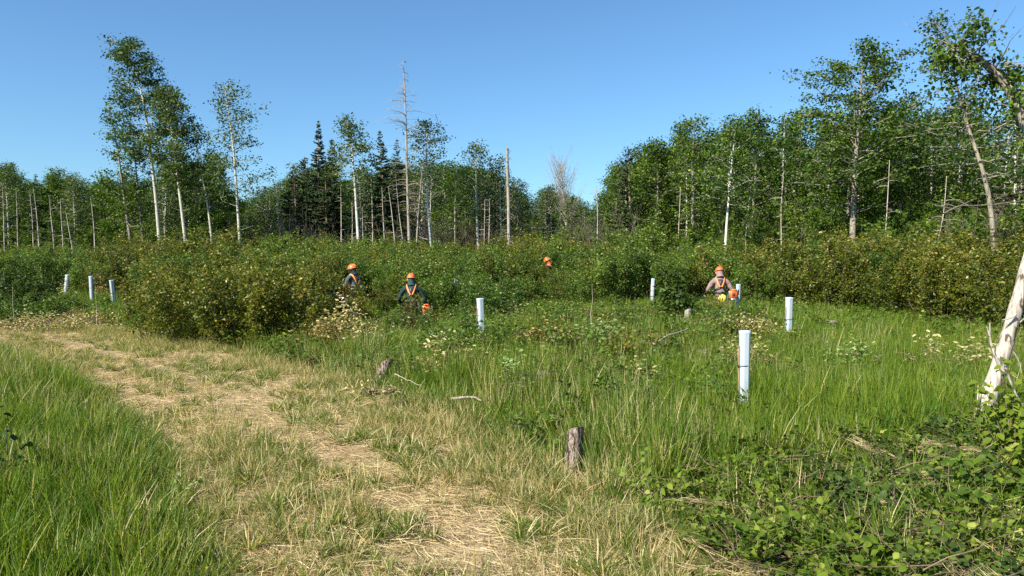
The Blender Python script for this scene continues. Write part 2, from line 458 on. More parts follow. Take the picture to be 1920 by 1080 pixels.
def yaw(rng, n, tilt=.08):
    return np.stack([rng.normal(0, tilt, n), rng.normal(0, tilt, n), rng.uniform(0, 2 * PI, n)], 1)

# ---- grass sources (unit height 1 m for upright tufts, scaled on placement)
def grass_tuft(rng, nb, rad, lean=.35, bend=.5, wid=.006, hmin=.45, arch=0.0):
    b = Buf()
    a = rng.uniform(0, 2 * PI, nb); r = rad * np.sqrt(rng.uniform(0, 1, nb))
    C = np.stack([r * np.cos(a), r * np.sin(a), np.full(nb, -.02)], 1)
    oa = a + rng.normal(0, .9, nb); ln = np.abs(rng.normal(0, lean, nb))
    D = np.stack([np.cos(oa) * np.sin(ln), np.sin(oa) * np.sin(ln), np.cos(ln)], 1)
    Nn = rdir(rng, nb, -.2, .2)
    L = rng.uniform(hmin, 1.05, nb)
    bd = np.stack([np.cos(oa), np.sin(oa), -.3 * np.ones(nb)], 1) * np.abs(rng.normal(0, bend, nb))[:, None]
    strips(b, C, D, Nn, L, wid * rng.uniform(.7, 1.3, nb), [.8, 1, .75, .08], rng.uniform(0, 1, nb) ** 1.3, bend=bd, curl=arch * rng.uniform(.3, 1, nb))
    return b.obj('grass_tuft', M['grass'], link=False)

def straw_mat_patch(rng, nb, rad, mat):
    b = Buf()
    C = np.stack([rng.uniform(-rad, rad, nb), rng.uniform(-rad, rad, nb), rng.uniform(.0, .035, nb)], 1)
    main = rng.normal(0, .8, nb) + rng.choice([0, PI], nb)
    el = rng.normal(.05, .12, nb)
    D = np.stack([np.cos(main) * np.cos(el), np.sin(main) * np.cos(el), np.sin(el)], 1)
    Nn = rdir(rng, nb, .3, 1)
    bd = rdir(rng, nb, -.1, .1) * .25
    strips(b, C, D, Nn, rng.uniform(.06, .22, nb), rng.uniform(.0022, .0045, nb), [1, 1, .8, .3], rng.uniform(0, 1, nb), bend=bd)
    return b.obj('straw', mat, link=False)

rng = np.random.default_rng(11)
TALL = [grass_tuft(rng, 36, .085, .075, .10, .0075) for _ in range(5)]
TALL_FAR = [grass_tuft(rng, 46, .2, .08, .12, .014) for _ in range(4)]
SHORT = [grass_tuft(rng, 44, .06, .55, .5, .035, .35) for _ in range(5)]
THIN = [grass_tuft(rng, 30, .12, .12, .12, .006, .4) for _ in range(4)]
STRAW = [straw_mat_patch(rng, 130, .28, M['thatch']) for _ in range(4)]

# ---- zones
BPX = [-700, -200, 0, 100, 200, 240, 290, 350, 450, 560, 600, 640, 700, 740, 800, 850, 900, 960, 1000, 1100, 1230, 1300, 1400, 1480, 1540, 1650, 1800, 1900, 2050, 2500]
BD = [25, 28, 31, 31, 28.5, 24, 19.5, 17.6, 17.2, 17.4, 19, 25.2, 25.2, 24.8, 23.5, 22.5, 21, 21.5, 24, 25, 26, 26, 26, 25.5, 23.6, 23, 20.5, 17, 14.5, 11]
def thicket_d(x, y):
    px = 960 + x / np.maximum(y, .5) * FPX
    return np.interp(px, BPX, BD)

COVER = poly_world([(1185, 960), (1290, 905), (1500, 885), (1700, 850), (2100, 790), (2600, 900), (2600, 1500), (1500, 1400), (1330, 1090), (1210, 965)])
def cover_w(x, y):
    d_ = dist_poly(x, y, COVER, True); d_ = np.where(in_poly(x, y, COVER), d_, -d_)
    return sstep(-.12, .3, d_ + .3 * (fbm(x, y, 19, .6) - .5))
STX, STY = (1079 - 960) / FPX * 7.2, 7.2
# tall green meadow
pc = candidates(rng, lambda d: 52 if d < 9 else 34 if d < 14 else 22, 3.6, 18)
x, y = pc.T; sd = track_sd(x, y); lf = left_of_track(x, y)
cover = cover_w(x, y)          # leafy slash at the near right
keep = (sd < -.05 + .35 * (fbm(x, y, 21, .7) - .5)) & (y < thicket_d(x, y) + .5)
keep &= rng.uniform(0, 1, len(x)) > cover * .5
keep &= ~((np.abs(x - STX + .04) < .16) & (y < STY + .02) & (y > STY - .8))
keep &= rng.uniform(0, 1, len(x)) < sstep(.1, .35, fbm(x, y, 33, 1.1)) * .55 + .45
x, y, sd, lf = x[keep], y[keep], sd[keep], lf[keep]
edge = np.clip(-sd / 1.1, 0, 1)
h = .16 + edge ** .8 * (.24 + .46 * fbm(x, y, 8, 1.3))
h = h * (1 - .35 * cover[keep])
h = h * (1 - .45 * np.exp(-(((x / y + .135) / .035) ** 2)) * (y > 13))
h = np.where(lf, .12 + np.clip(-sd / .6, 0, 1) * (.18 + .26 * fbm(x, y, 8, 1.3)), h)
dry = np.where(lf, .03 + .26 * sstep(.35, .75, fbm(x, y, 40, 1.1)) + .2 * np.exp(sd / .2) + .10 * sstep(8, 13, y), .62 * np.exp(sd / .42) + .02 + .30 * sstep(.35, .75, fbm(x, y, 41, 1.4)) - .03)
n = len(x)
scatter('meadow_grass', TALL, np.stack([x, y, gz(x, y)], 1), yaw(rng, n, .1) , np.stack([np.full(n, 1.), np.full(n, 1.), h], 1) * rng.uniform(.8, 1.2, (n, 1)), dry, 'tall green grass growing on both sides of the track', rng)
print('meadow', n)
pc = candidates(rng, lambda d: 11, 17.5, 34, slope=.75)
x, y = pc.T; sd = track_sd(x, y)
keep = (sd < -.2) & (y < thicket_d(x, y) + 1)
x, y = x[keep], y[keep]; n = len(x)
h = .42 + .3 * fbm(x, y, 8, 2.0)
h = h * (1 - .5 * np.exp(-(((x / y + .135) / .04) ** 2)))
scatter('distant_grass', TALL_FAR, np.stack([x, y, gz(x, y)], 1), yaw(rng, n, .1), np.stack([np.full(n, 1.), np.full(n, 1.), h], 1) * rng.uniform(.8, 1.2, (n, 1)), .03 + .12 * fbm(x, y, 41, 2.0), 'tall green grass along the foot of the thicket', rng)
print('far grass', n)

# mown tufts on the track
pc = candidates(rng, lambda d: 60 if d < 8 else 40 if d < 14 else 24, 3.6, 26)
x, y = pc.T; sd = track_sd(x, y)
rut = np.minimum(dist_poly(x, y, RUT_A), dist_poly(x, y, RUT_B))
ns = fbm(x, y, 51, .62)
prob = sstep(.32, .50, ns) * sstep(.10, .40, rut + .3 * (ns - .4))
prob = np.maximum(prob, .9 * sstep(.35, .0, sd) * sstep(.3, .5, ns))
keep = (sd > -.25) & (rng.uniform(0, 1, len(x)) < prob)
x, y, sd, ns = x[keep], y[keep], sd[keep], ns[keep]; n = len(x)
scatter('mown_grass', SHORT, np.stack([x, y, gz(x, y) + .01], 1), yaw(rng, n, .12), rng.uniform(.11, .24, n) * (.8 + .5 * ns), np.clip(.20 + .55 * fbm(x, y, 61, .45) ** 1.2, 0, 1), 'short yellow green grass tufts on the mown track', rng)
print('mown', n)
# upright straw-coloured grass along the right edge
pc = candidates(rng, lambda d: 80 if d < 9 else 45, 3.6, 22)
x, y = pc.T; sd = track_sd(x, y); lf = left_of_track(x, y)
ns = fbm(x, y, 71, .8)
band = np.exp(-((sd - .32) / .45) ** 2) * np.where(lf, .3, 1.0)
keep = rng.uniform(0, 1, len(x)) < band * sstep(.3, .55, ns) + .16 * (sd > 0) * sstep(.45, .6, ns)
x, y, ns = x[keep], y[keep], ns[keep]; n = len(x)
scatter('straw_grass', THIN, np.stack([x, y, gz(x, y) + .005], 1), yaw(rng, n, .15), np.stack([np.full(n, .8), np.full(n, .8), rng.uniform(.14, .34, n)], 1), np.clip(.62 + .4 * (fbm(x, y, 81, .6) - .3), 0, 1), 'thin straw coloured grass standing along the track edge', rng)
print('straw', n)
# matted dead straw
pc = candidates(rng, lambda d: 34 if d < 9 else 20 if d < 15 else 8, 3.4, 26)
x, y = pc.T; sd = track_sd(x, y)
keep = (sd > -.3) & (rng.uniform(0, 1, len(x)) < .35 + .65 * sstep(.3, .5, fbm(x, y, 91, .9)))
x, y = x[keep], y[keep]; n = len(x)
scatter('matted_straw', STRAW, np.stack([x, y, gz(x, y) + .012], 1), yaw(rng, n, .05), np.stack([rng.uniform(.8, 1.3, n)] * 2 + [np.full(n, 1.)], 1), 0, 'matted dead straw lying flat on the track', rng)
print('thatch', n)

# ---------------------------------------------------------------- trees
def path_fn(pts):
    pts = np.asarray(pts, float); z = pts[:, 2]
    def f(t):
        zz = z[0] + (z[-1] - z[0]) * np.asarray(t)
        return np.stack([np.interp(zz, z, pts[:, 0]), np.interp(zz, z, pts[:, 1]), zz], -1)
    return f

def smooth_path(f, n):
    t = np.linspace(0, 1, n); p = f(t)
    for _ in range(2):
        q = p.copy(); q[1:-1] = (p[:-2] + 2 * p[1:-1] + p[2:]) / 4; p = q
    return t, p

def broad_tree(rng, path, R, base, r0, nbr=26, prof=None, elev=(.1, 1.1), twigs=5, leaf_n=14, leaf=.11, clump=.28, mats=(None, None), extra_bare=4, droop=.1, lmul=1.0, flat=.7, side=None, skip=.0, lw=.75):
    H = path[-1][2] - path[0][2]
    f = path_fn(path); tt, tp = smooth_path(f, 14)
    tb, lb = Buf(), Buf()
    rad = r0 * (1 - tt) ** .8 + .012; rad[0] *= 1.25
    tubes(tb, tp, rad, 8)
    prof = prof or (lambda u: np.sin(PI * np.clip(.12 + .85 * u, 0, 1)) ** .7)
    for i in range(nbr):
        u = (i + rng.uniform(0, 1)) / nbr
        t = base + (1 - base) * u * .97
        az = i * 2.4 + rng.normal(0, .5)
        if side is not None and rng.uniform() < .6: az = side + rng.normal(0, .7)
        Lb = R * float(prof(u)) * rng.uniform(.6, 1.15) + .12
        e = elev[0] + (elev[1] - elev[0]) * u + rng.normal(0, .15)
        p0 = np.array([np.interp(t, tt, tp[:, k]) for k in range(3)])
        dh = np.array([math.cos(az), math.sin(az), 0])
        s = np.linspace(0, 1, 5)[:, None]
        bp = p0 + dh * Lb * math.cos(e) * s + np.array([0, 0, 1]) * Lb * (math.sin(e) * s - droop * s * s)
        bp[1:-1] += rng.normal(0, .05 * Lb, (3, 3))
        r1 = max(.008, .32 * r0 * (1 - t) ** .7 * min(1, Lb / R + .3))
        tubes(tb, bp, r1 * (1 - s[:, 0]) + .005, 4)
        if rng.uniform() < skip: continue
        k = max(2, int(twigs * (Lb / R + .3) * lmul))
        ss = rng.uniform(.25, 1, k); ss[0] = 1
        b0 = np.stack([np.interp(ss, s[:, 0], bp[:, j]) for j in range(3)], 1)
        td = dh * .6 + rdir(rng, k, -.3, .7); td = nrm(td)
        tl = (Lb * .28 + .12) * rng.uniform(.5, 1.2, (k, 1))
        b1 = b0 + td * tl
        tubes(tb, np.stack([b0, (b0 + b1) / 2 + rng.normal(0, .02, (k, 3)), b1], 1), np.tile([.009, .007, .004], (k, 1)), 3)
        m = rng.poisson(leaf_n, k) + 2
        idx = np.repeat(np.arange(k), m); q = rng.uniform(.35, 1.1, len(idx))[:, None]
        C = b0[idx] + (b1 - b0)[idx] * q + rng.normal(0, 1, (len(idx), 3)) * np.array([1, 1, flat]) * clump
        D = rdir(rng, len(idx), -.8, .3); Nn = rdir(rng, len(idx), .1, 1)
        cv = np.repeat(rng.normal(0, .12, k), m)
        sz = leaf * rng.uniform(.65, 1.3, len(idx))
        leaves(lb, C, D, Nn, sz, sz * lw, np.clip(rng.beta(2, 2.4, len(idx)) + cv, 0, 1))
    for i in range(extra_bare):
        t = rng.uniform(.25, max(.3, base)); az = rng.uniform(0, 2 * PI); Lb = rng.uniform(.3, .9) * R * .6
        p0 = np.array([np.interp(t, tt, tp[:, k]) for k in range(3)]); s = np.linspace(0, 1, 4)[:, None]
        bp = p0 + np.array([math.cos(az), math.sin(az), .35]) * Lb * s + rng.normal(0, .03, (4, 3)) * s
        tubes(tb, bp, .018 * (1 - s[:, 0]) + .004, 3)
    return tb, lb

def spruce_tree(rng, path, R, base, r0, mats=None, dens=1.0, prof=None, bare=6, q=.19, droopy=.25):
    H = path[-1][2] - path[0][2]; f = path_fn(path); tt, tp = smooth_path(f, 12)
    tb, lb = Buf(), Buf()
    tubes(tb, tp, r0 * (1 - tt) + .01, 7)
    prof = prof or (lambda u: (1 - u) ** .85)
    nw = int(H * (1 - base) * 6.5)
    for i in range(nw):
        u = (i + rng.uniform(0, .8)) / nw; t = base + (1 - base) * u
        p0 = np.array([np.interp(t, tt, tp[:, k]) for k in range(3)])
        nb = rng.integers(3, 6)
        for j in range(nb):
            az = rng.uniform(0, 2 * PI); Lb = R * prof(u) * rng.uniform(.65, 1.15) + .08
            e = -.25 + .85 * u + rng.normal(0, .12)
            s = np.linspace(0, 1, 4)[:, None]; dh = np.array([math.cos(az), math.sin(az), 0]); sv = np.array([-dh[1], dh[0], 0])
            bp = p0 + dh * Lb * s * math.cos(e) + np.array([0, 0, 1]) * Lb * (math.sin(e) * s - droopy * s * s + .18 * s ** 3)
            tubes(tb, bp, .02 * (1 - s[:, 0]) * (1 - t) + .005, 3)
            m = max(6, int(Lb * 24 * dens) + 3); ss = rng.uniform(.12, 1.0, m)
            C = np.stack([np.interp(ss, s[:, 0], bp[:, k]) for k in range(3)], 1)
            sgn = rng.choice([-1, 1], m)[:, None]
            D = dh * rng.uniform(.2, .9, (m, 1)) + sv * sgn * rng.uniform(.2, 1, (m, 1)) + np.array([0, 0, -1]) * rng.uniform(.0, .6, (m, 1))
            Nn = rdir(rng, m, .4, 1)
            sz = q * rng.uniform(.7, 1.6, m) * (1.15 - .4 * ss) * (.45 + .55 * (1 - u))
            leaves(lb, C, D, Nn, sz, sz * .5, np.clip(rng.beta(2, 2.5, m) + .12 * ss, 0, 1))
    # leader
    m = 26; C = np.tile(tp[-1], (m, 1)) - np.array([0, 0, 1]) * rng.uniform(0, .8, (m, 1)); D = rdir(rng, m, -.2, .8)
    leaves(lb, C, D + np.array([0, 0, .8]), rdir(rng, m, -.3, .3), q * .5, q * .2, rng.uniform(.2, .8, m))
    for i in range(bare):
        t = rng.uniform(.12, max(.15, base)); az = rng.uniform(0, 2 * PI); Lb = rng.uniform(.4, 1) * R * .8
        p0 = np.array([np.interp(t, tt, tp[:, k]) for k in range(3)]); s = np.linspace(0, 1, 4)[:, None]
        bp = p0 + np.array([math.cos(az), math.sin(az), -.2]) * Lb * s
        tubes(tb, bp, .014 * (1 - s[:, 0]) + .004, 3)
    return tb, lb

def snag_tree(rng, path, r0, nbr, R, t0=.25, droop=.5, up=.1, rtop=.03, sub=4, prof=None, tip=True):
    f = path_fn(path); tt, tp = smooth_path(f, 16); tb, bb = Buf(), Buf()
    rad = r0 + (rtop - r0) * tt
    tubes(tb, tp, rad, 8)
    prof = prof or (lambda u: .45 + .55 * np.sin(PI * u))
    for i in range(nbr):
        u = rng.uniform(0, 1); t = t0 + (1 - t0) * u; az = rng.uniform(0, 2 * PI)
        Lb = R * prof(u) * rng.uniform(.35, 1.1)
        p0 = np.array([np.interp(t, tt, tp[:, k]) for k in range(3)]); s = np.linspace(0, 1, 6)[:, None]
        dh = np.array([math.cos(az), math.sin(az), 0])
        bp = p0 + dh * Lb * s + np.array([0, 0, 1]) * Lb * (up * s - droop * s * s) + rng.normal(0, .03 * Lb, (6, 3)) * s
        tubes(bb, bp, .016 * (1 - s[:, 0]) + .0035, 3)
        if sub:
            ss = rng.uniform(.2, 1, sub); b0 = np.stack([np.interp(ss, s[:, 0], bp[:, j]) for j in range(3)], 1)
            b1 = b0 + nrm(dh + rdir(rng, sub, -.6, .5)) * Lb * .35 * rng.uniform(.4, 1, (sub, 1))
            tubes(bb, np.stack([b0, (b0 + b1) / 2 - np.array([0, 0, .03]), b1], 1), np.tile([.006, .005, .003], (sub, 1)), 3)
    return tb, bb

def local_path(pxs, d, sink=.1, wob=0.0, rng=None):
    """pxs: photo pixels from the visible foot to the top; returns base (world) and path local to it, carried down to the ground"""
    pts = [np.array(P(px, py, d)) for px, py in pxs]
    a, b = pts[0], pts[1]
    g = gzf(a[0], d)
    k = (a[2] - g) / max(.5, b[2] - a[2])
    foot = a - (b - a) * min(k, 1.2) * .6; foot[2] = g - sink; foot[1] = d
    if a[2] - g < .3: pts = pts[1:]
    base = foot.copy(); base[2] = g
    pl = [foot] + pts
    loc = [p - base for p in pl]
    if wob and rng is not None:
        for p in loc[2:-1]: p[1] += rng.normal(0, wob)
    return tuple(base), loc

def place_tree(name, tb, lb, base, mt, ml, label, cat='tree', group=None, crown='crown', rz=0):
    e = empty(name, base, rz)
    tag(e, label, cat, group)
    tb.obj('trunk', mt, e, smooth=True)
    if lb is not None and lb.n:
        c_ = lb.obj(crown, ml, e)
        if crown != 'crown': c_['kind'] = 'stuff'
    return e

def hero(kind, pxs, d, label, seed, name, mats, group=None, crown='crown', **kw):
    r = np.random.default_rng(seed)
    base, pl = local_path(pxs, d, rng=r, wob=.12)
    if kind == 'broad': tb, lb = broad_tree(r, pl, **kw)
    elif kind == 'spruce': tb, lb = spruce_tree(r, pl, **kw)
    else: tb, lb = snag_tree(r, pl, **kw); crown = 'bare_branches'
    return place_tree(name, tb, lb, base, mats[0], mats[1], label, group=group, crown=crown)

A, AB = M['aspen_leaf'], M['aspen_bark']
# --- tall trees on the left
hero('broad', [(300, 458), (292, 350), (283, 270), (272, 195), (252, 130), (238, 82)], 50, 'tallest aspen on the left, pale trunk and a crown leaning left at the top', 101, 'aspen_tree', (AB, A),
     R=2.3, base=.52, r0=.135, nbr=44, twigs=7, leaf_n=32, leaf=.15, clump=.21, elev=(-.1, .9), extra_bare=3, prof=lambda u: .50 + .55 * np.sin(PI * min(1, u * 1.05)) ** 1.2 if u > .0 else .3)
hero('broad', [(350, 470), (338, 380), (325, 295), (318, 230), (312, 165)], 48, 'curved pale aspen with a dense crown just right of the tallest one', 102, 'aspen_tree', (AB, A),
     R=1.5, base=.50, r0=.12, nbr=38, twigs=7, leaf_n=32, leaf=.14, clump=.21, elev=(-.1, .8))
hero('broad', [(245, 450), (232, 380), (226, 300), (205, 196)], 52, 'ragged broadleaf tree with separate leaf clumps left of the tallest aspen', 103, 'ash_tree', (M['grey_bark'], M['maple_leaf']),
     R=1.9, base=.32, r0=.12, nbr=30, twigs=5, leaf_n=20, leaf=.16, clump=.20, elev=(.2, 1.0), prof=lambda u: 1.1 - .95 * u)
hero('broad', [(268, 450), (258, 360), (247, 232)], 53, 'slim ragged tree with leaf clumps between the ash and the tallest aspen', 104, 'ash_tree', (M['grey_bark'], M['maple_leaf']),
     R=1.7, base=.35, r0=.10, nbr=24, twigs=5, leaf_n=18, leaf=.15, clump=.2, elev=(.1, 1.0), prof=lambda u: 1.1 - .95 * u)
hero('broad', [(450, 455), (444, 360), (437, 280), (428, 220), (420, 158)], 47, 'thin airy aspen with see-through crown standing alone right of the left group', 105, 'aspen_tree', (AB, A),
     R=1.75, base=.42, r0=.105, nbr=38, twigs=5, leaf_n=15, leaf=.14, clump=.26, elev=(-.05, .9), prof=lambda u: .55 + .6 * np.sin(PI * u) - .25 * u)
hero('broad', [(398, 458), (388, 380), (380, 340), (366, 255)], 49, 'small crooked aspen with a sparse crown left of the airy one', 106, 'aspen_tree', (AB, A),
     R=1.4, base=.52, r0=.09, nbr=20, twigs=4, leaf_n=14, leaf=.14, clump=.25)
# --- middle
S, SB = M['needle'], M['spruce_bark']
hero('spruce', [(600, 450), (598, 350), (597, 228)], 55, 'tallest dark spire-topped spruce left of centre', 111, 'spruce_tree', (SB, S), R=2.1, base=.18, r0=.16, q=.25, dens=2.0, prof=lambda u: (1 - u) ** 1.1)
hero('spruce', [(626, 450), (624, 350), (622, 262)], 54, 'narrow dark spruce right beside the tallest spire', 112, 'spruce_tree', (SB, S), R=2.0, base=.18, r0=.14, q=.25, dens=2.0, prof=lambda u: (1 - u) ** 1.1 + .03)
hero('spruce', [(549, 450), (549, 380), (550, 312)], 57, 'short dark spruce left of the two spires', 113, 'spruce_tree', (SB, S), R=2.1, base=.12, r0=.13, q=.25, dens=2.0)
hero('spruce', [(578, 450), (577, 380), (572, 296)], 58, 'ragged dark fir with a blunt top close left of the tallest spire', 114, 'fir_tree', (SB, S), R=2.4, base=.15, r0=.14, q=.25, dens=1.7, prof=lambda u: (1 - u) ** .6)
hero('broad', [(673, 465), (668, 400), (666, 330), (662, 290), (652, 228)], 46, 'slender white-stemmed aspen with a single tuft of leaves, right of the spruces', 115, 'aspen_tree', (M['birch_bark'], A),
     R=1.25, base=.62, r0=.11, nbr=24, twigs=5, leaf_n=20, leaf=.14, clump=.22, elev=(-.1, .9))
hero('spruce', [(722, 455), (719, 350), (712, 246)], 52, 'round-shouldered fir with a small pointed top left of the dead spruce', 116, 'fir_tree', (SB, M['needle']), R=1.9, base=.25, r0=.13, q=.25, dens=1.8, prof=lambda u: min(1, (1 - u) * 1.9) * (.4 + .6 * (1 - u)))
hero('spruce', [(748, 455), (746, 360), (744, 262)], 53, 'thin dark fir directly behind the dead spruce', 117, 'fir_tree', (SB, S), R=1.3, base=.35, r0=.12, dens=1.1)
hero('snag', [(768, 462), (765, 380), (762, 280), (760, 190), (756, 112)], 46, 'tall bare dead spruce with drooping thin branches, left of centre', 118, 'dead_spruce', (M['dead_wood'], M['dead_wood']), r0=.12, nbr=120, R=2.1, t0=.30, droop=.45, up=.35, rtop=.02, sub=4, prof=lambda u: .25 + .85 * math.sin(PI * min(1, u * 1.12)) if u < .88 else .2)
hero('snag', [(954, 458), (954, 400), (952, 340), (951, 278)], 44, 'dead trunk snapped off at the top with short stub branches at centre', 119, 'dead_snag', (M['dead_wood'], M['dead_wood']), r0=.125, nbr=110, R=1.2, t0=.12, droop=.6, up=.05, rtop=.07, sub=1, prof=lambda u: .24 + 1.0 * max(0, .55 - u) * 1.6)
hero('broad', [(808, 460), (802, 400), (799, 320), (800, 280), (800, 240)], 47, 'white-stemmed aspen with a loose forked crown right of the dead spruce', 120, 'aspen_tree', (M['birch_bark'], A),
     R=1.6, base=.60, r0=.10, nbr=26, twigs=5, leaf_n=14, leaf=.13, clump=.2, elev=(.5, 1.2))
hero('broad', [(896, 445), (893, 380), (893, 272)], 50, 'open-topped aspen between the aspen fork and the snapped trunk', 121, 'aspen_tree', (AB, A), R=1.5, base=.42, r0=.10, nbr=26, twigs=5, leaf_n=14, leaf=.14, clump=.22, elev=(.4, 1.2))
hero('broad', [(940, 445), (938, 380), (938, 298)], 51, 'small open aspen just left of the snapped trunk', 122, 'aspen_tree', (AB, A), R=1.2, base=.40, r0=.09, nbr=22, twigs=5, leaf_n=15, leaf=.14, clump=.22, elev=(.4, 1.2))
hero('snag', [(1062, 420), (1056, 370), (1050, 310)], 68, 'bare grey leafless tree with a fan of fine twigs behind the centre woods', 123, 'bare_tree', (M['dead_pale'], M['dead_pale']), r0=.14, nbr=190, R=2.0, t0=.45, droop=-.9, up=.9, rtop=.03, sub=5, prof=lambda u: 1.1 - .6 * u)
POLE = ['thin dead pole just left of the tall dead spruce', 'leaning dead pole directly left of the tall dead spruce', 'leaning pale pole right of the tall dead spruce', 'short pale pole right of the tufted white aspen', 'pale pole midway between tufted aspen and dead spruce', 'pale pole under the round-shouldered fir', 'short pale pole left of its twin before the snapped trunk', 'short pale pole right of its twin before the snapped trunk', 'grey pole between the forked aspen and the open-topped aspen', 'pale pole at the left side of the dark spruces',
    'white pole at the far left edge of the woods', 'second white pole from the left edge of the woods', 'left one of two close white poles in the left woods', 'right one of two close white poles in the left woods', 'short white pole left of centre in the left woods', 'thin white pole half hidden in the left woods', 'pole above the middle left tube', 'slanting thin pole above the leftmost tube', 'brown-grey pole under the tallest spire', 'pole just left of the tufted white aspen', 'slanting pole under the forked aspen', 'bare pole at the gap in the woods', 'bare pole left of the broken-topped tree', 'slanting pole right of the white birch', 'thin pole in the middle of the right woods', 'thin pole right of the tall layered ash', 'slanting pole left of the leaning grey trunk']
# pale dead poles among the middle trees
for i, (pxs, d) in enumerate([([(741, 462), (735, 400), (728, 350)], 46), ([(757, 462), (748, 400), (742, 330)], 46.5), ([(781, 458), (784, 400), (792, 310)], 46), ([(681, 455), (680, 420), (679, 388)], 47), ([(699, 440), (698, 390), (696, 332)], 48), ([(722, 470), (718, 400), (716, 350)], 50), ([(908, 440), (909, 400), (909, 374)], 47), ([(917, 440), (918, 400), (918, 372)], 48), ([(853, 440), (853, 400), (854, 340)], 49), ([(525, 450), (522, 400), (518, 355)], 52), ([(8, 450), (7, 410), (5, 350)], 52), ([(33, 445), (32, 400), (30, 352)], 53), ([(62, 440), (60, 400), (56, 362)], 53), ([(72, 440), (69, 400), (62, 350)], 52.5), ([(100, 442), (95, 400), (92, 366)], 53), ([(118, 450), (115, 410), (113, 372)], 52), ([(178, 468), (176, 420), (170, 372)], 47), ([(136, 465), (130, 435), (124, 400)], 45), ([(640, 455), (640, 410), (639, 350)], 47), ([(660, 458), (661, 420), (660, 380)], 46), ([(790, 455), (786, 420), (772, 360)], 48), ([(1120, 440), (1121, 400), (1118, 350)], 46), ([(1272, 440), (1274, 400), (1276, 350)], 40), ([(1399, 430), (1404, 385), (1410, 330)], 37), ([(1465, 445), (1464, 390), (1470, 320)], 36), ([(1660, 445), (1664, 380), (1668, 300)], 32), ([(1755, 470), (1770, 400), (1775, 330)], 28)]):
    r = np.random.default_rng(300 + i); base, pl = local_path(pxs, d)
    tb, bb = snag_tree(r, pl, r.uniform(.04, .07) * d / 48, 10, .7, .3, .3, .25, .012, 3)
    tb.A = tb.A
    place_tree('dead_sapling', tb, bb, base, M['dead_pale'], M['dead_wood'], f'{POLE[i]}', group='thin pale dead poles along the woods', crown='bare_branches')

# --- right side
hero('broad', [(1597, 474), (1601, 380), (1607, 290), (1612, 200), (1618, 98)], 34, 'tall layered ash tree with a straight grey trunk rising above the right woods', 131, 'ash_tree', (M['grey_bark'], M['maple_leaf']),
     R=3.1, base=.36, r0=.17, nbr=48, twigs=9, leaf_n=28, leaf=.13, clump=.20, elev=(.15, .95), flat=.35, droop=.0, prof=lambda u: .45 + .6 * np.sin(PI * min(1, u * 1.1 + .05)) - .1 * u)
hero('broad', [(1361, 440), (1366, 380), (1371, 320), (1378, 250)], 36, 'slender white birch trunk standing in front of the right woods', 132, 'birch_tree', (M['birch_bark'], M['maple_leaf']),
     R=1.3, base=.55, r0=.075, nbr=24, twigs=5, leaf_n=24, leaf=.12, clump=.2, extra_bare=0)
hero('broad', [(1299, 430), (1299, 380), (1298, 300), (1302, 230)], 42, 'broken-topped broadleaf tree with patchy crown at the left end of the right woods', 133, 'broadleaf_tree', (M['grey_bark'], M['maple_leaf']),
     R=1.6, base=.42, r0=.14, nbr=28, twigs=6, leaf_n=20, leaf=.14, clump=.22)
hero('spruce', [(1183, 430), (1181, 370), (1178, 280)], 50, 'dark open-branched pine right of the gap in the woods', 134, 'pine_tree', (SB, S), R=2.2, base=.42, r0=.15, dens=1.1, prof=lambda u: (1 - u) ** .5 * (.7 + .3 * math.sin(9 * u)), q=.24, droopy=.0)
hero('broad', [(1236, 440), (1234, 370), (1232, 276)], 49, 'rounded dense green maple beside the pine', 135, 'maple_tree', (M['grey_bark'], M['maple_leaf']),
     R=2.4, base=.25, r0=.15, nbr=40, twigs=8, leaf_n=26, leaf=.15, clump=.28, elev=(.1, 1.2))
# thin leaning trunk at the far right
hero('broad', [(1868, 545), (1864, 460), (1848, 350), (1825, 250), (1802, 175), (1775, 60)], 22, 'grey-trunked tree leaning left with a thin ragged crown near the right edge', 136, 'leaning_tree', (M['grey_bark'], M['aspen_leaf']),
     R=1.35, base=.50, r0=.085, nbr=34, twigs=6, leaf_n=12, leaf=.10, clump=.15, elev=(-.1, .9), prof=lambda u: .6 + .4 * np.sin(PI * u))
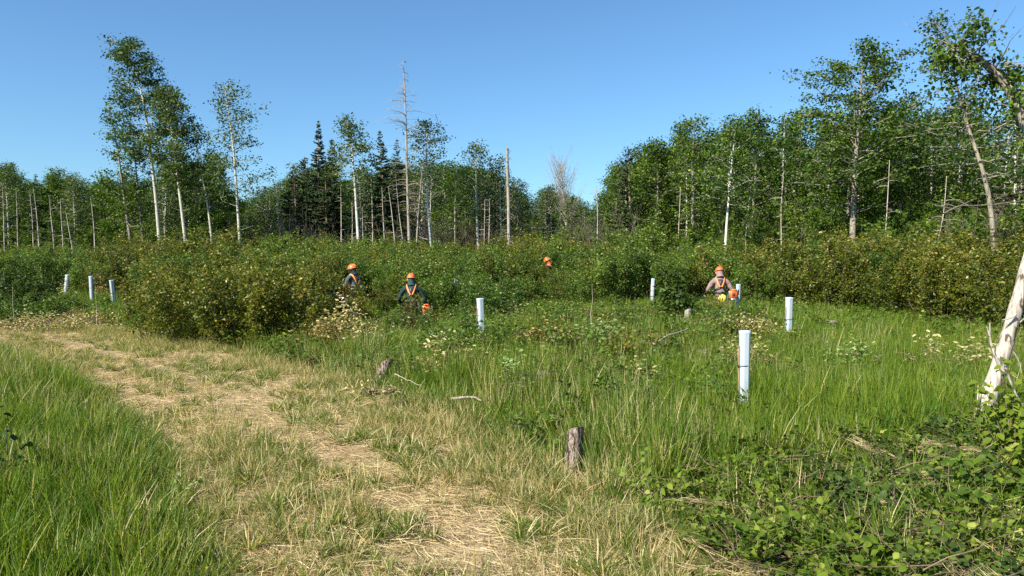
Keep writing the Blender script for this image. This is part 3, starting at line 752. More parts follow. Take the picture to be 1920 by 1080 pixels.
# bent tree arching in from beyond the right edge
def bent_tree():
    r = np.random.default_rng(137); d = 13.5
    px = [(2060, 700), (2040, 560), (2000, 400), (1955, 300), (1920, 232), (1893, 165), (1862, 130), (1825, 105), (1800, 92), (1770, 96)]
    pts = np.array([P(a, b, d + .02 * i) for i, (a, b) in enumerate(px)])
    base = np.array([pts[0][0] + .1, d, gzf(pts[0][0], d)]); pl = np.vstack([[0, 0, -.1], pts - base])
    s = np.linspace(0, 1, len(pl)); ts = np.linspace(0, 1, 34)
    tp = np.stack([np.interp(ts, s, pl[:, k]) for k in range(3)], 1)
    for _ in range(2): tp[1:-1] = (tp[:-2] + 2 * tp[1:-1] + tp[2:]) / 4
    tb, lb = Buf(), Buf(); tubes(tb, tp, .10 * (1 - ts) ** .6 + .018, 10)
    for i in range(56):
        t = r.uniform(.45, 1); p0 = np.array([np.interp(t, ts, tp[:, k]) for k in range(3)]); Lb = r.uniform(.25, 1.15)
        dd = rdir(r, 1, -.9, .9)[0]; dd[0] -= .15; s4 = np.linspace(0, 1, 4)[:, None]
        bp = p0 + dd * Lb * s4 + r.normal(0, .04, (4, 3)) * s4; tubes(tb, bp, .012 * (1 - s4[:, 0]) + .003, 4)
        k = r.integers(2, 5); q = r.uniform(.3, 1, k)[:, None]; c0 = p0 + dd * Lb * q; idx = np.repeat(np.arange(k), 16)
        if r.uniform() < .25: continue
        C = c0[idx] + r.normal(0, .085, (len(idx), 3)); sz = .075 * r.uniform(.6, 1.3, len(idx))
        strips(lb, C, rdir(r, len(idx), -1, .1), rdir(r, len(idx), 0, 1), sz, sz * .8, [.15, 1, .8, .1], np.clip(r.beta(2, 2.4, len(idx)), 0, 1), curl=.15)
    for i in range(12):
        t = r.uniform(.3, .95); p0 = np.array([np.interp(t, ts, tp[:, k]) for k in range(3)]); dd = rdir(r, 1, -.1, .9)[0]; Lb = r.uniform(.6, 1.5); s4 = np.linspace(0, 1, 5)[:, None]
        bp = p0 + dd * Lb * s4 + r.normal(0, .05, (5, 3)) * s4; tubes(tb, bp, .010 * (1 - s4[:, 0]) + .002, 4)
    place_tree('bent_tree', tb, lb, tuple(base), M['grey_bark'], M['maple_leaf'], 'crooked grey limb tree arching in over the top right corner')
bent_tree()
# dead leaning trunk, near right
def dead_leaner():
    r = np.random.default_rng(138); d = 8.3
    px = [(1846, 762), (1872, 690), (1896, 610), (1912, 550), (1930, 480), (1958, 370), (1975, 300)]
    pts = np.array([P(a, b, d) for a, b in px]); base = np.array([pts[0][0] - .03, d, gzf(pts[0][0], d)])
    pl = np.vstack([[-.03, 0, -.05], pts - base]); s = np.linspace(0, 1, len(pl)); ts = np.linspace(0, 1, 30)
    tp = np.stack([np.interp(ts, s, pl[:, k]) for k in range(3)], 1)
    for _ in range(2): tp[1:-1] = (tp[:-2] + 2 * tp[1:-1] + tp[2:]) / 4
    tb, bb = Buf(), Buf()
    rad = .088 - .038 * ts + .045 * np.exp(-ts * 9); rad = rad * (1 + .06 * np.sin(ts * 41))
    tubes(tb, tp, rad, 14)
    # splintered roots at the foot
    for a in np.linspace(0, 2 * PI, 7)[:-1]:
        s4 = np.linspace(0, 1, 4)[:, None]; p = tp[2] + np.array([math.cos(a), math.sin(a), 0]) * .07
        bp = p + np.array([math.cos(a) * .22, math.sin(a) * .22, -.45]) * s4; tubes(tb, bp, .04 * (1 - s4[:, 0]) + .008, 5)
    def br(pxs, r0):
        q = np.array([P(a, b, d - .1) for a, b in pxs]) - base
        n = len(q); ti = np.linspace(0, 1, 9); qq = np.stack([np.interp(ti, np.linspace(0, 1, n), q[:, k]) for k in range(3)], 1)
        tubes(bb, qq, r0 * (1 - ti) + .004, 5)
    br([(1882, 700), (1866, 668), (1856, 640), (1856, 605)], .02); br([(1856, 630), (1850, 612)], .01)
    br([(1905, 590), (1890, 598), (1878, 600)], .012); br([(1888, 700), (1905, 740), (1925, 770)], .012)
    br([(1885, 690), (1900, 705), (1912, 712)], .008); br([(1895, 650), (1912, 680), (1916, 700)], .007); br([(1833, 790), (1833, 745), (1834, 722)], .01)
    place_tree('dead_leaning_trunk', tb, bb, tuple(base), M['dead_pale'], M['dead_pale'], 'bleached dead trunk leaning right at the right edge with broken twigs', crown='broken_twigs')
dead_leaner()

# --- fill woods: a few kinds of tree, copied
def proto_mesh(kind, seed):
    r = np.random.default_rng(seed); H = 10.0
    lean = r.normal(0, .35); pl = [(0, 0, -.1), (lean * .3, .05, H * .4), (lean, -.05, H)]
    if kind == 'maple':
        tb, lb = broad_tree(r, pl, R=2.0, base=.08, r0=.11, nbr=42, twigs=6, leaf_n=26, leaf=.15, clump=.23, elev=(.0, 1.2), prof=lambda u: .75 + .35 * math.sin(PI * u) - .4 * u); mats = (M['grey_bark'], M['maple_leaf'])
    elif kind == 'aspen':
        tb, lb = broad_tree(r, pl, R=1.45, base=.30, r0=.09, nbr=36, twigs=6, leaf_n=15, leaf=.14, clump=.25, elev=(.1, 1.0)); mats = (M['aspen_bark'], M['aspen_leaf'])
    elif kind == 'spruce':
        tb, lb = spruce_tree(r, pl, R=1.75, base=.12, r0=.12, dens=1.0); mats = (SB, S)
    elif kind == 'brown':
        tb, lb = spruce_tree(r, pl, R=1.5, base=.2, r0=.10, dens=.7, bare=16); mats = (M['dead_wood'], M['needle_brown'])
    elif kind == 'poor':
        tb, lb = broad_tree(r, pl, R=1.3, base=.50, r0=.09, nbr=24, twigs=4, leaf_n=11, leaf=.14, clump=.24, extra_bare=12); mats = (M['birch_bark'], M['aspen_leaf'])
    return (tb.mesh('trunk', mats[0], True), lb.mesh('crown', mats[1]))
KINDN = {'maple': ('broadleaf_tree', 3), 'aspen': ('aspen_tree', 3), 'spruce': ('spruce_tree', 2), 'brown': ('spruce_tree', 2), 'poor': ('birch_tree', 2)}
PROTO = {k: [proto_mesh(k, 500 + 17 * i + hash(k) % 1 + len(k) * 31) for i in range(n)] for k, (_, n) in KINDN.items()}
DESC = {'maple': 'leafy green broadleaf tree', 'aspen': 'green aspen with pale stem', 'spruce': 'dark green spruce', 'brown': 'brownish half-dead spruce', 'poor': 'thin white-stemmed birch with few leaves'}
SKY = [(-700, 250), (-300, 290), (0, 305), (20, 300), (45, 328), (75, 318), (100, 335), (120, 322), (145, 312), (170, 325), (190, 340), (215, 325), (250, 330), (290, 320), (330, 290), (360, 280), (385, 300), (410, 318), (440, 345), (470, 356), (500, 345), (515, 328), (540, 315), (575, 300), (600, 300), (640, 325), (655, 325), (690, 315), (720, 290), (760, 295), (795, 290), (820, 285), (850, 288), (870, 300), (905, 300), (940, 308), (965, 335), (985, 345), (1010, 340), (1030, 335), (1060, 345), (1085, 345), (1100, 370), (1108, 388), (1125, 358), (1145, 325), (1165, 300), (1190, 285), (1232, 278), (1262, 262), (1285, 240), (1310, 238), (1335, 235), (1360, 232), (1385, 225), (1420, 207), (1450, 220), (1480, 216), (1510, 222), (1540, 210), (1570, 205), (1640, 200), (1680, 190), (1710, 195), (1735, 215), (1760, 200), (1800, 190), (1850, 215), (1900, 200), (1960, 150), (2100, 120), (2600, 120)]
SKX, SKY_ = np.array(SKY).T
r = np.random.default_rng(77)
nfill = 0
fills = []
def zone(px):
    return 'left' if px < 480 else 'middle' if px < 1130 else 'right'
def front_d(px):
    return float(np.interp(px, [-700, 0, 480, 1130, 1300, 1500, 1700, 1900, 2500], [52, 58, 55, 53, 46, 40, 34, 28, 24]))
for row in range(5):
    px = -620.0
    while px < 2500:
        d = front_d(px) + row * (3.6 + .6 * row) + r.uniform(-1, 1)
        s = FPX / d
        spread = 2.3 if row else 2.0
        px += spread * s * r.uniform(.55, 1.35)
        if (px < -120 or px > 2080) and r.uniform() < .55: continue
        z = zone(px)
        if z == 'left': kind = r.choice(['maple', 'aspen', 'spruce', 'poor', 'brown'], p=[.40, .32, .10, .13, .05])
        elif z == 'middle': kind = r.choice(['maple', 'aspen', 'spruce', 'poor', 'brown'], p=[.16, .24, .30, .14, .16])
        else: kind = r.choice(['maple', 'aspen', 'spruce', 'poor', 'brown'], p=[.62, .19, .03, .12, .04])
        if 960 < px < 1130 and row == 0 and r.uniform() < .4: kind = 'brown'
        ysk = float(np.interp(px, SKX, SKY_)) + (r.uniform(-14, 34) if row < 2 else r.uniform(8, 45))
        if kind in ('spruce',): ysk += 4
        if kind == 'brown': ysk += r.uniform(25, 60)
        X, _, Zt = P(px, ysk, d)
        g = gzf(X, d); Hh = max(3.0, Zt - g)
        if Hh > 22: Hh = 22
        tm, cm = PROTO[kind][r.integers(0, len(PROTO[kind]))]
        e = empty(KINDN[kind][0], (X, d, g), r.uniform(0, 2 * PI))
        fx = (Hh / 10) ** .55 * r.uniform(.9, 1.15); e.scale = (fx, fx, Hh / 10)
        where = {'left': 'on the left', 'middle': 'in the middle', 'right': 'on the right'}[z]
        fills.append((e, px, row, kind, where))
        tag(e, f'{DESC[kind]} packed into the dense woods {where}', 'tree', f'{KINDN[kind][0].replace("_", " ")}s of the woods {where}')
        for nm, me in (('trunk', tm), ('crown', cm)):
            o = bpy.data.objects.new(nm, me); COL.objects.link(o); o.parent = e
        nfill += 1
LM = [(60, 'left edge of the woods'), (225, 'ragged ash on the left'), (300, 'tallest aspen'), (350, 'curved aspen'), (448, 'airy aspen'), (549, 'short dark spruce'), (600, 'tallest spire'), (670, 'tufted white aspen'), (765, 'tall dead spruce'), (893, 'open-topped aspen'), (952, 'snapped trunk'), (1055, 'bare grey tree'), (1180, 'dark pine'), (1234, 'rounded maple'), (1299, 'broken-topped tree'), (1367, 'white birch'), (1600, 'tall layered ash'), (1860, 'leaning grey-trunked tree')]
ORD = ['nearest', 'second', 'third', 'fourth', 'fifth', 'sixth', 'seventh', 'eighth', 'ninth', 'tenth']
cells = {}
for e_, px_, row_, kind_, where_ in fills:
    if row_ > 1 or px_ < 0 or px_ > 1920: continue
    k_ = min(range(len(LM)), key=lambda i: abs(LM[i][0] - px_)); sd_ = 'left' if px_ < LM[k_][0] else 'right'
    cells.setdefault((k_, sd_, kind_, row_), []).append((abs(LM[k_][0] - px_), e_))
SHORTD = {'maple': 'leafy green tree', 'aspen': 'pale-stemmed aspen', 'spruce': 'dark green spruce', 'brown': 'brownish spruce', 'poor': 'thin sparse birch'}
for (k_, sd_, kind_, row_), lst in cells.items():
    for q_, (_, e_) in enumerate(sorted(lst, key=lambda t: t[0])):
        side = 'front row, ' if row_ == 0 else 'second row, '
        e_['label'] = f"{SHORTD[kind_]} in the {'front' if row_ == 0 else 'second'} row, {ORD[q_] + ' ' if len(lst) > 1 else ''}{sd_} of the {LM[k_][1]}"
print('fill trees', nfill)
# far-off woods behind everything, one mass
def far_sources(kinds):
    out = []
    for k in kinds:
        for tm, cm in PROTO[k]:
            o = bpy.data.objects.new('far_crown', cm); out.append(o)
    return out
n = 420; px = r.uniform(-700, 2600, n); d = r.uniform(80, 112, n)
ysk = np.interp(px, SKX, SKY_) + r.uniform(18, 45, n); ysk = np.maximum(ysk, 300)
X = (px - 960) / FPX * d; Zt = CAM_H + (481 - ysk) / FPX * d; H = np.clip(Zt - gz(X, d), 3, 13) / 10
scatter('far_woods', far_sources(['maple', 'aspen', 'spruce']), np.stack([X, d, gz(X, d)], 1), yaw(r, n, .02), np.stack([H * 1.3 + .3, H * 1.3 + .3, H], 1), 0, 'far-off green woods seen between the nearer trunks', r)

def shrub_bufs(seed, H=2.2, R=.85, stems=14, leaf_n=6000, leaf=.072, low=.12, droop=.0, dome=1.0):
    r = np.random.default_rng(seed); sb, lb = Buf(), Buf()
    segs = []
    for i in range(stems):
        a = r.uniform(0, 2 * PI); rr = R * math.sqrt(r.uniform(0, 1)); L = H * r.uniform(.62, 1.08) * (1 - .25 * (rr / R) ** 2)
        p0 = np.array([rr * .55 * math.cos(a), rr * .55 * math.sin(a), -.05]); p1 = np.array([rr * 1.15 * math.cos(a), rr * 1.15 * math.sin(a), L]) + r.normal(0, .08, 3)
        s = np.linspace(0, 1, 6)[:, None]; bp = p0 + (p1 - p0) * s + r.normal(0, .035, (6, 3)) * s
        tubes(sb, bp, .011 * (1 - s[:, 0]) + .003, 4)
        k = 15; ss = r.uniform(low, 1, k) ** .85; b0 = np.stack([np.interp(ss, s[:, 0], bp[:, j]) for j in range(3)], 1)
        dd = rdir(r, k, -.1, .9); b1 = b0 + dd * r.uniform(.15, .5, (k, 1)) * (1.15 - ss[:, None] * .5)
        tubes(sb, np.stack([b0, (b0 + b1) / 2, b1], 1), np.tile([.004, .003, .002], (k, 1)), 3)
        segs.append((b0, b1)); segs.append((bp[2:-1], bp[3:]))
    B0 = np.vstack([a for a, b in segs]); B1 = np.vstack([b for a, b in segs])
    idx = r.integers(0, len(B0), leaf_n); q = r.uniform(.1, 1.08, leaf_n)[:, None]
    C = B0[idx] + (B1 - B0)[idx] * q + r.normal(0, .06, (leaf_n, 3))
    D = rdir(r, leaf_n, -.9, .4); sz = leaf * r.uniform(.6, 1.3, leaf_n)
    cv = r.normal(0, .1, len(B0))[idx]
    # young growth at the top carries the reddish and pale leaves
    v = np.clip(r.beta(2.2, 2.4, leaf_n) + cv + .15 * (C[:, 2] / H - .6), 0, 1)
    leaves(lb, C, D, rdir(r, leaf_n, -.1, 1), sz, sz * .55, v)
    return sb, lb
def shrub_source(seed, mat, **kw):
    sb, lb = shrub_bufs(seed, **kw)
    b = Buf()
    for V, Q, Av, Mv in zip(sb.V, sb.Q, sb.A, sb.M): b.V.append(V); b.Q.append(Q); b.A.append(Av); b.M.append(Mv)
    b.n = sb.n
    for V, Q, Av in zip(lb.V, lb.Q, lb.A): b.V.append(V); b.Q.append(Q + sb.n); b.A.append(Av); b.M.append(np.ones(len(Q), int))
    return b.obj('thicket_shrub', [M['stem'], mat], link=False)
# undergrowth at the forest foot: bare grey brush and bushes
def bare_brush(seed, H=3.0, n=46):
    r = np.random.default_rng(seed); b = Buf()
    for i in range(n):
        a = r.uniform(0, 2 * PI); ln = abs(r.normal(0, .35)); L = H * r.uniform(.5, 1.1); s = np.linspace(0, 1, 5)[:, None]
        p0 = np.array([r.normal(0, .5), r.normal(0, .5), -.05]); dd = np.array([math.cos(a) * math.sin(ln), math.sin(a) * math.sin(ln), math.cos(ln)])
        bp = p0 + dd * L * s + r.normal(0, .06, (5, 3)) * s; tubes(b, bp, .012 * (1 - s[:, 0]) + .004, 3)
        k = 6; ss = r.uniform(.3, 1, k); b0 = np.stack([np.interp(ss, s[:, 0], bp[:, j]) for j in range(3)], 1); b1 = b0 + nrm(dd + rdir(r, k, -.4, .8)) * r.uniform(.2, .8, (k, 1))
        tubes(b, np.stack([b0, (b0 + b1) / 2, b1], 1), np.tile([.005, .004, .003], (k, 1)), 3)
    return b.obj('bare_brush', M['twig'], link=False)
BRUSH = [bare_brush(s) for s in (1, 2, 3)]
n = 120; px = np.where(r.uniform(0, 1, n) < .8, r.normal(880, 260, n), r.uniform(1780, 2100, n)); d = np.array([front_d(p) for p in px]) + r.uniform(-5, 4, n); X = (px - 960) / FPX * d
scatter('bare_brush_belt', BRUSH, np.stack([X, d, gz(X, d)], 1), yaw(r, n, .1), r.uniform(.6, 1.5, n), 0, 'grey leafless brush along the foot of the woods', r)
UND = [shrub_source(660 + i, M['maple_leaf'], H=3.4, R=1.3, stems=16, leaf_n=5200, leaf=.12) for i in range(3)]
n = 260; px = r.uniform(-500, 2400, n); px = px[(r.uniform(0, 1, n) < np.where((px > 480) & (px < 1250), .35, 1))]; n = len(px); d = np.array([front_d(p) for p in px]) + r.uniform(-3, 9, n); X = (px - 960) / FPX * d
scatter('woodland_undergrowth', UND, np.stack([X, d, gz(X, d)], 1), yaw(r, n, .1), r.uniform(.7, 1.35, n), 0, 'leafy green undergrowth filling the foot of the woods', r)

# ---------------------------------------------------------------- thicket
THK = [shrub_source(600 + i, M['shrub_leaf']) for i in range(5)]
THG = [shrub_source(620 + i, M['shrub_leaf_green']) for i in range(3)]

# things standing inside the thicket, with the lane of cleared growth in front of each: (px, distance, lane length, half width)
LANES = [(667, 23.3, 3.6, 1.0), (771, 20.5, 6.5, .75), (1036, 33, 3.0, .9), (1352, 22, 4, .9), (716, 40, 7, .35), (855, 25.5, 4, .5), (1222, 27, 3, .5), (118, 30, 6, .6), (172, 29, 7, .6), (215, 26.5, 6, .6), (1255, 24, 4, .6)]
def lane_free(x, y):
    ok = np.ones(np.shape(x), bool)
    for px, d, ln, hw in LANES:
        xx = (px - 960) / FPX * y
        ok &= ~((np.abs(x - xx) < hw) & (y < d + .35) & (y > d - ln))
    return ok
pc = candidates(rng, lambda d: .95 if d < 30 else .62, 11, 52, slope=.80, pad=4)
x, y = pc.T; td = thicket_d(x, y)
keep = (y > td + .45) & lane_free(x, y) & (y < 52)
x, y = x[keep], y[keep]; n = len(x); g = gz(x, y)
px = 960 + x / y * FPX
olive = sstep(.42, .62, fbm(x, y, 101, 6) + .10 * np.sin(px / 260) + .10 * (px > 1250) - .06 * (px < 200))
low = np.ones(n)
for lp, l0, l1, hw, k in ((1036, 21, 31.5, 1.5, .62), (716, 24, 34, 1.0, .80), (667, 18, 21, 1.2, .6), (1222, 22, 25, .8, .6), (172, 24, 29, 2.2, .45)):
    low = np.where((np.abs(x - (lp - 960) / FPX * y) < hw) & (y > l0) & (y < l1), k, low)
sc = .76 + .44 * fbm(x, y, 111, 3.5) + rng.normal(0, .09, n)
sc = sc * np.where(rng.uniform(0, 1, n) < .08, 1.22, 1) * np.where(rng.uniform(0, 1, n) < .12, .72, 1)
sc = sc * (1 + .16 * (px > 1450) - .12 * (px < 230)) * np.where(y > 36, 1.08, 1) * low * np.where((px < 620) & (px > 230) & (y < 21), .84, 1)
isg = rng.uniform(0, 1, n) > .25 + .7 * olive
for nm, src, mk, lab in (('olive_thicket', THK, ~isg, 'dense olive and bronze leaved sapling thicket across the clearing'), ('green_thicket', THG, isg, 'fresh green saplings mixed through the dense thicket')):
    k = int(mk.sum())
    scatter(nm, src, np.stack([x, y, g], 1)[mk], yaw(rng, k, .06), np.stack([sc[mk] * 1.05, sc[mk] * 1.05, sc[mk]], 1), 0, lab, rng)
print('thicket', n)

# separate bushes that show at its front
BUSHM = {}
def bush(name, px, d, H, R, mat, label, seed, parts=('stems', 'foliage'), **kw):
    X = (px - 960) / FPX * d
    key = (seed, H, R, mat.name)
    sb, lb = shrub_bufs(seed, H=H, R=R, **kw)
    e = empty(name, (X, d, gzf(X, d)), 0); tag(e, label, 'bush')
    sb.obj(parts[0], M['stem'], e); lb.obj(parts[1], mat, e)
    return e
SL, SG = M['shrub_leaf'], M['shrub_leaf_green']
bush('front_bush', 300, 18.4, 1.9, .9, SL, 'olive bush at the left front corner of the big thicket beside the track', 701)
bush('front_bush', 372, 17.0, 2.1, .95, SL, 'tall olive bush second from the left along the thicket front', 702, leaf_n=8000)
bush('front_bush', 455, 16.6, 2.0, .95, SL, 'broad bronze bush in the middle of the left thicket front', 703, leaf_n=8000)
bush('front_bush', 535, 16.7, 1.9, .9, SL, 'bronze bush at the right end of the left thicket front by the pale heap', 704, leaf_n=7500)
bush('thin_stemmed_sapling', 655, 20.6, 1.4, .5, SL, 'thin sapling with bare lower stems in front of the half-hidden worker', 705, stems=5, leaf_n=1600, low=.55)
bush('front_bush', 925, 20.2, 1.9, .8, SG, 'green bush right behind the white tube left of centre', 706)
bush('front_bush', 825, 21.5, 1.7, .6, SG, 'green bush between the worker with the saw and the white tube', 707)
bush('rounded_bush', 1690, 22.2, 2.35, 1.0, SL, 'bronze rounded bush in the right part of the thicket front', 708, leaf_n=9000)
bush('rounded_bush', 1560, 24, 2.2, .9, SL, 'olive bush right of the worker in the pinkish shirt', 709)
bush('rounded_bush', 1770, 20.8, 2.4, .9, SL, 'tall bronze bush furthest right in the sunlit thicket front', 710, leaf_n=8000)
bush('dark_bush', 10, 24, 1.5, 1.2, M['dark_leaf'], 'dark green bush at the left edge behind the track', 711, leaf=.08)
bush('low_bush', 60, 22, .9, 1.1, SG, 'low green bush at the left edge just above the track', 712, leaf=.07)
bush('low_bush', 150, 24, .8, 1.1, SG, 'low green bush in front of the two left white tubes', 713, leaf=.07, leaf_n=5000)

# ---------------------------------------------------------------- brush piles, low growth
def pile_bufs(seed, rx, ry, h, n, leaf, twn=20, spike=0.0):
    r = np.random.default_rng(seed); tb, lb = Buf(), Buf()
    for i in range(twn):
        a = r.uniform(0, 2 * PI); p0 = np.array([r.normal(0, rx * .4), r.normal(0, ry * .4), r.uniform(0, h * .5)]); L = r.uniform(.3, 1.0) * max(rx, ry)
        dd = np.array([math.cos(a), math.sin(a) * .6, r.uniform(-.1, .5)]); s = np.linspace(0, 1, 4)[:, None]
        tubes(tb, p0 + dd * L * s + r.normal(0, .03, (4, 3)) * s, .009 * (1 - s[:, 0]) + .003, 4)
    k = max(8, n // 14); cc = np.stack([r.normal(0, rx * .42, k), r.normal(0, ry * .42, k), np.zeros(k)], 1)
    rr = (cc[:, 0] / rx) ** 2 + (cc[:, 1] / ry) ** 2; cc[:, 2] = h * np.exp(-rr * 1.4) * r.uniform(.25, 1.05, k) + spike * np.exp(-(cc[:, 0] / (rx * .25)) ** 2) * r.uniform(0, 1, k)
    idx = r.integers(0, k, n); C = cc[idx] + r.normal(0, leaf * 1.3, (n, 3)); C[:, 2] = np.maximum(C[:, 2], .03)
    sz = leaf * r.uniform(.5, 1.15, n)
    strips(lb, C, rdir(r, n, -.6, .5), rdir(r, n, .0, 1), sz, sz * .45, [.12, .9, .85, .08], np.clip(r.uniform(0, 1, n) + r.normal(0, .15, k)[idx], 0, 1), curl=.2 * r.uniform(0, 1, n), fold=.15)
    return tb, lb
def pile(px, py, rx, ry, h, n, mat, label, seed, leaf=.075, name='brush_pile', z0=0.0, group=None, d=None, spike=0.0):
    if d is None:
        X, d = ground_hit(px, py)
    X = (px - 960) / FPX * d
    tb, lb = pile_bufs(seed, rx, ry, h, n, leaf, spike=spike)
    e = empty(name, (X, d, gzf(X, d) + (z0 or (.26 if d < 19 else .12)))); tag(e, label, 'brush pile' if mat in (PL, BL) else 'plant', group)
    tb.obj('twigs', M['stem'], e)['kind'] = 'stuff'; lb.obj('leaves', mat, e)['kind'] = 'stuff'
    return e
PL, BL, GL, DL, SV = M['pale_leaf'], M['brown_leaf'], M['broad_leaf'], M['dark_leaf'], M['silver_leaf']
pile(645, 0, 1.0, .6, .55, 1500, PL, 'large heap of cut saplings with pale cream leaves left of the nearest worker', 801, d=16.3, spike=.45, leaf=.085)
pile(600, 0, .7, .5, .4, 700, BL, 'brownish cut leaves at the left end of the large pale heap', 802, d=15.8, leaf=.08)
pile(60, 0, 1.6, .8, .35, 1300, PL, 'long low pile of pale cut leaves at the far left above the track', 803, d=20.6)
pile(165, 0, 1.4, .7, .35, 1100, PL, 'pale leaf pile below the two white tubes on the left', 804, d=21.5)
pile(125, 0, .35, .35, .7, 420, PL, 'upright cluster of pale dead leaves right beside the leftmost white tube', 805, d=28.0, spike=.5)
pile(188, 0, .3, .3, .95, 320, BL, 'brown dried sapling leaning against the second white tube from the left', 806, d=28.2, spike=.3)
pile(1412, 0, .75, .5, .42, 800, PL, 'pale yellow cut leaves behind the nearest white tube and below its top', 807, d=15.0)
pile(1405, 0, .6, .4, .4, 650, PL, 'faded tan leaf pile directly behind the middle of the nearest white tube', 808, d=12.2)
pile(1850, 0, .7, .45, .38, 700, PL, 'pale leaf pile left of the leaning dead trunk', 809, d=12.0)
pile(812, 0, .28, .2, .45, 190, PL, 'small pale leaf spray in the grass right of the track, left of the branch stick', 810, d=11.5, spike=.2)
pile(878, 0, .3, .2, .45, 120, PL, 'tiny spray of pale leaves in grass below the tube left of centre', 811, d=12.0)
pile(1018, 0, .6, .4, .5, 650, BL, 'brown and yellow wilted leaves in the grass right of centre', 812, d=13.2)
pile(1120, 0, .6, .45, .55, 700, SV, 'pale green broadleaf clump in the grass right of the brown wilted leaves', 813, d=12.8, leaf=.09, name='leafy_clump')
pile(1212, 0, .22, .2, .45, 140, PL, 'small bunch of dry cream leaves in the grass in front of the mound', 814, d=10.6)
pile(955, 0, .35, .3, .5, 240, SV, 'loose pale green sprigs standing in the grass below centre', 815, d=10.2, leaf=.06, name='leafy_clump', spike=.2)
pile(1590, 0, .7, .4, .45, 520, SG, 'yellow green leafy clump at the foot of the right thicket', 816, d=21.5, leaf=.09, name='leafy_clump')
pile(1592, 0, .5, .35, .55, 380, SV, 'silvery leafed clump in the meadow right of the nearest white tube', 817, d=12.2, leaf=.07, name='leafy_clump')
pile(1755, 0, .4, .3, .45, 200, PL, 'thin scatter of cream leaves in the meadow left of the leaning trunk', 818, d=12.8)
pile(778, 0, .3, .3, .75, 300, SL, 'cut sapling leaves at the back of the nearest worker', 819, d=19.9, spike=.25, name='leafy_clump')
pile(715, 0, .3, .15, .12, 90, PL, 'few cream leaves lying on the right edge of the track', 820, d=9.8, leaf=.06)
pile(1265, 0, .32, .25, .55, 150, PL, 'yellow leaves left of the dark leaved sapling', 821, d=17.0)
pile(1000, 0, 1.2, .8, .6, 900, GL, 'green leafy heap of slash behind the brown wilted leaves', 822, d=15.5, name='leafy_clump', leaf=.08)
pile(1478, 0, .5, .3, .38, 420, GL, 'low green leaves hiding the foot of the white tube in the meadow', 823, d=14.2, name='leafy_clump', leaf=.08)
# dark sapling right of centre
bush('dark_sapling', 1256, 17.0, 1.55, .34, M['dark_leaf'], 'dark leaved young tree standing alone in the slash right of centre', 715, stems=8, leaf_n=1500, leaf=.12, low=.12)
bush('leafy_sprout', 776, 19.8, 1.15, .15, SL, 'yellow tipped sprout standing right behind the nearest worker', 716, stems=4, leaf_n=230, leaf=.08, low=.6)
bush('leafy_sprout', 738, 19.2, .7, .3, SG, 'low green sprout left of the legs of the nearest worker', 717, stems=6, leaf_n=600, leaf=.075)
bush('leafy_sprout', 822, 19.5, .7, .3, SL, 'low bronze sprout right of the saw of the nearest worker', 718, stems=6, leaf_n=600, leaf=.075)
bush('leafy_sprout', 672, 20.0, 1.25, .5, SL, 'bronze sprout hiding the legs of the half-hidden worker', 719, stems=8, leaf_n=1500)

# broad leaf sprigs as ground cover
def sprig(seed, n=9, L=.38, leaf=.06, mat=None, up=.7):
    r = np.random.default_rng(seed); b = Buf()
    for i in range(n):
        a = r.uniform(0, 2 * PI); e = r.uniform(.3, 1.2) * up; Ls = L * r.uniform(.6, 1.2); s = np.linspace(0, 1, 5)[:, None]
        p0 = np.array([r.normal(0, .06), r.normal(0, .06), 0]); dd = np.array([math.cos(a) * math.cos(e), math.sin(a) * math.cos(e), math.sin(e)])
        bp = p0 + dd * Ls * s - np.array([0, 0, .25]) * Ls * s * s; tubes(b, bp, .0035 * (1 - s[:, 0]) + .001, 3, mat=0)
        k = 9; ss = np.linspace(.25, 1, k); C = np.stack([np.interp(ss, s[:, 0], bp[:, j]) for j in range(3)], 1)
        sv = np.array([-dd[1], dd[0], 0]); sg = np.where(np.arange(k) % 2, 1, -1)[:, None]
        D = dd * .5 + sv * sg + r.normal(0, .25, (k, 3)); Nn = np.array([0, 0, 1.]) + r.normal(0, .35, (k, 3)); sz = leaf * r.uniform(.6, 1.25, k)
        strips(b, C, D, Nn, sz, sz * .68, [.1, .8, 1, .7, .06], np.clip(r.beta(2, 2.2, k), 0, 1), curl=.25, fold=.14, mat=1)
    return b.obj('leafy_sprig', [M['stem'], mat], link=False)
SPR = [sprig(900 + i, mat=M['broad_leaf'], leaf=.048, n=11) for i in range(5)]
SPD = [sprig(920 + i, mat=M['dark_leaf'], leaf=.055) for i in range(3)]
SPS = [sprig(910 + i, mat=M['broad_leaf'], leaf=.068, n=7, L=.42, up=.9) for i in range(3)]
SPRB = [sprig(930 + i, mat=M['shrub_leaf_green'], leaf=.07, n=12, L=.5) for i in range(3)]
pc = candidates(rng, lambda d: 62, 3.6, 9.6, slope=.86)
x, y = pc.T; sd = track_sd(x, y); lf = left_of_track(x, y); px = 960 + x / y * FPX
cover = cover_w(x, y)
keep = (sd < -.15) & ~lf & (rng.uniform(0, 1, len(x)) < cover * (.30 + .60 * sstep(.3, .55, fbm(x, y, 131, .8))) + .012)
x, y = x[keep], y[keep]; n = len(x)
sel = fbm(x, y, 141, .9)
for nm, src, mk, lab in (('leafy_groundcover', SPR + SPS, sel > .34, 'broad green leaves and cut sprigs covering the near right corner'), ('dark_groundcover', SPD, sel <= .34, 'dark glossy leaves low in the near right corner')):
    k = int(mk.sum()); scatter(nm, src, np.stack([x, y, gz(x, y) + rng.uniform(.0, .17, n)], 1)[mk], yaw(rng, k, .3), rng.uniform(.7, 1.25, k), 0, lab, rng)
print('cover', n)
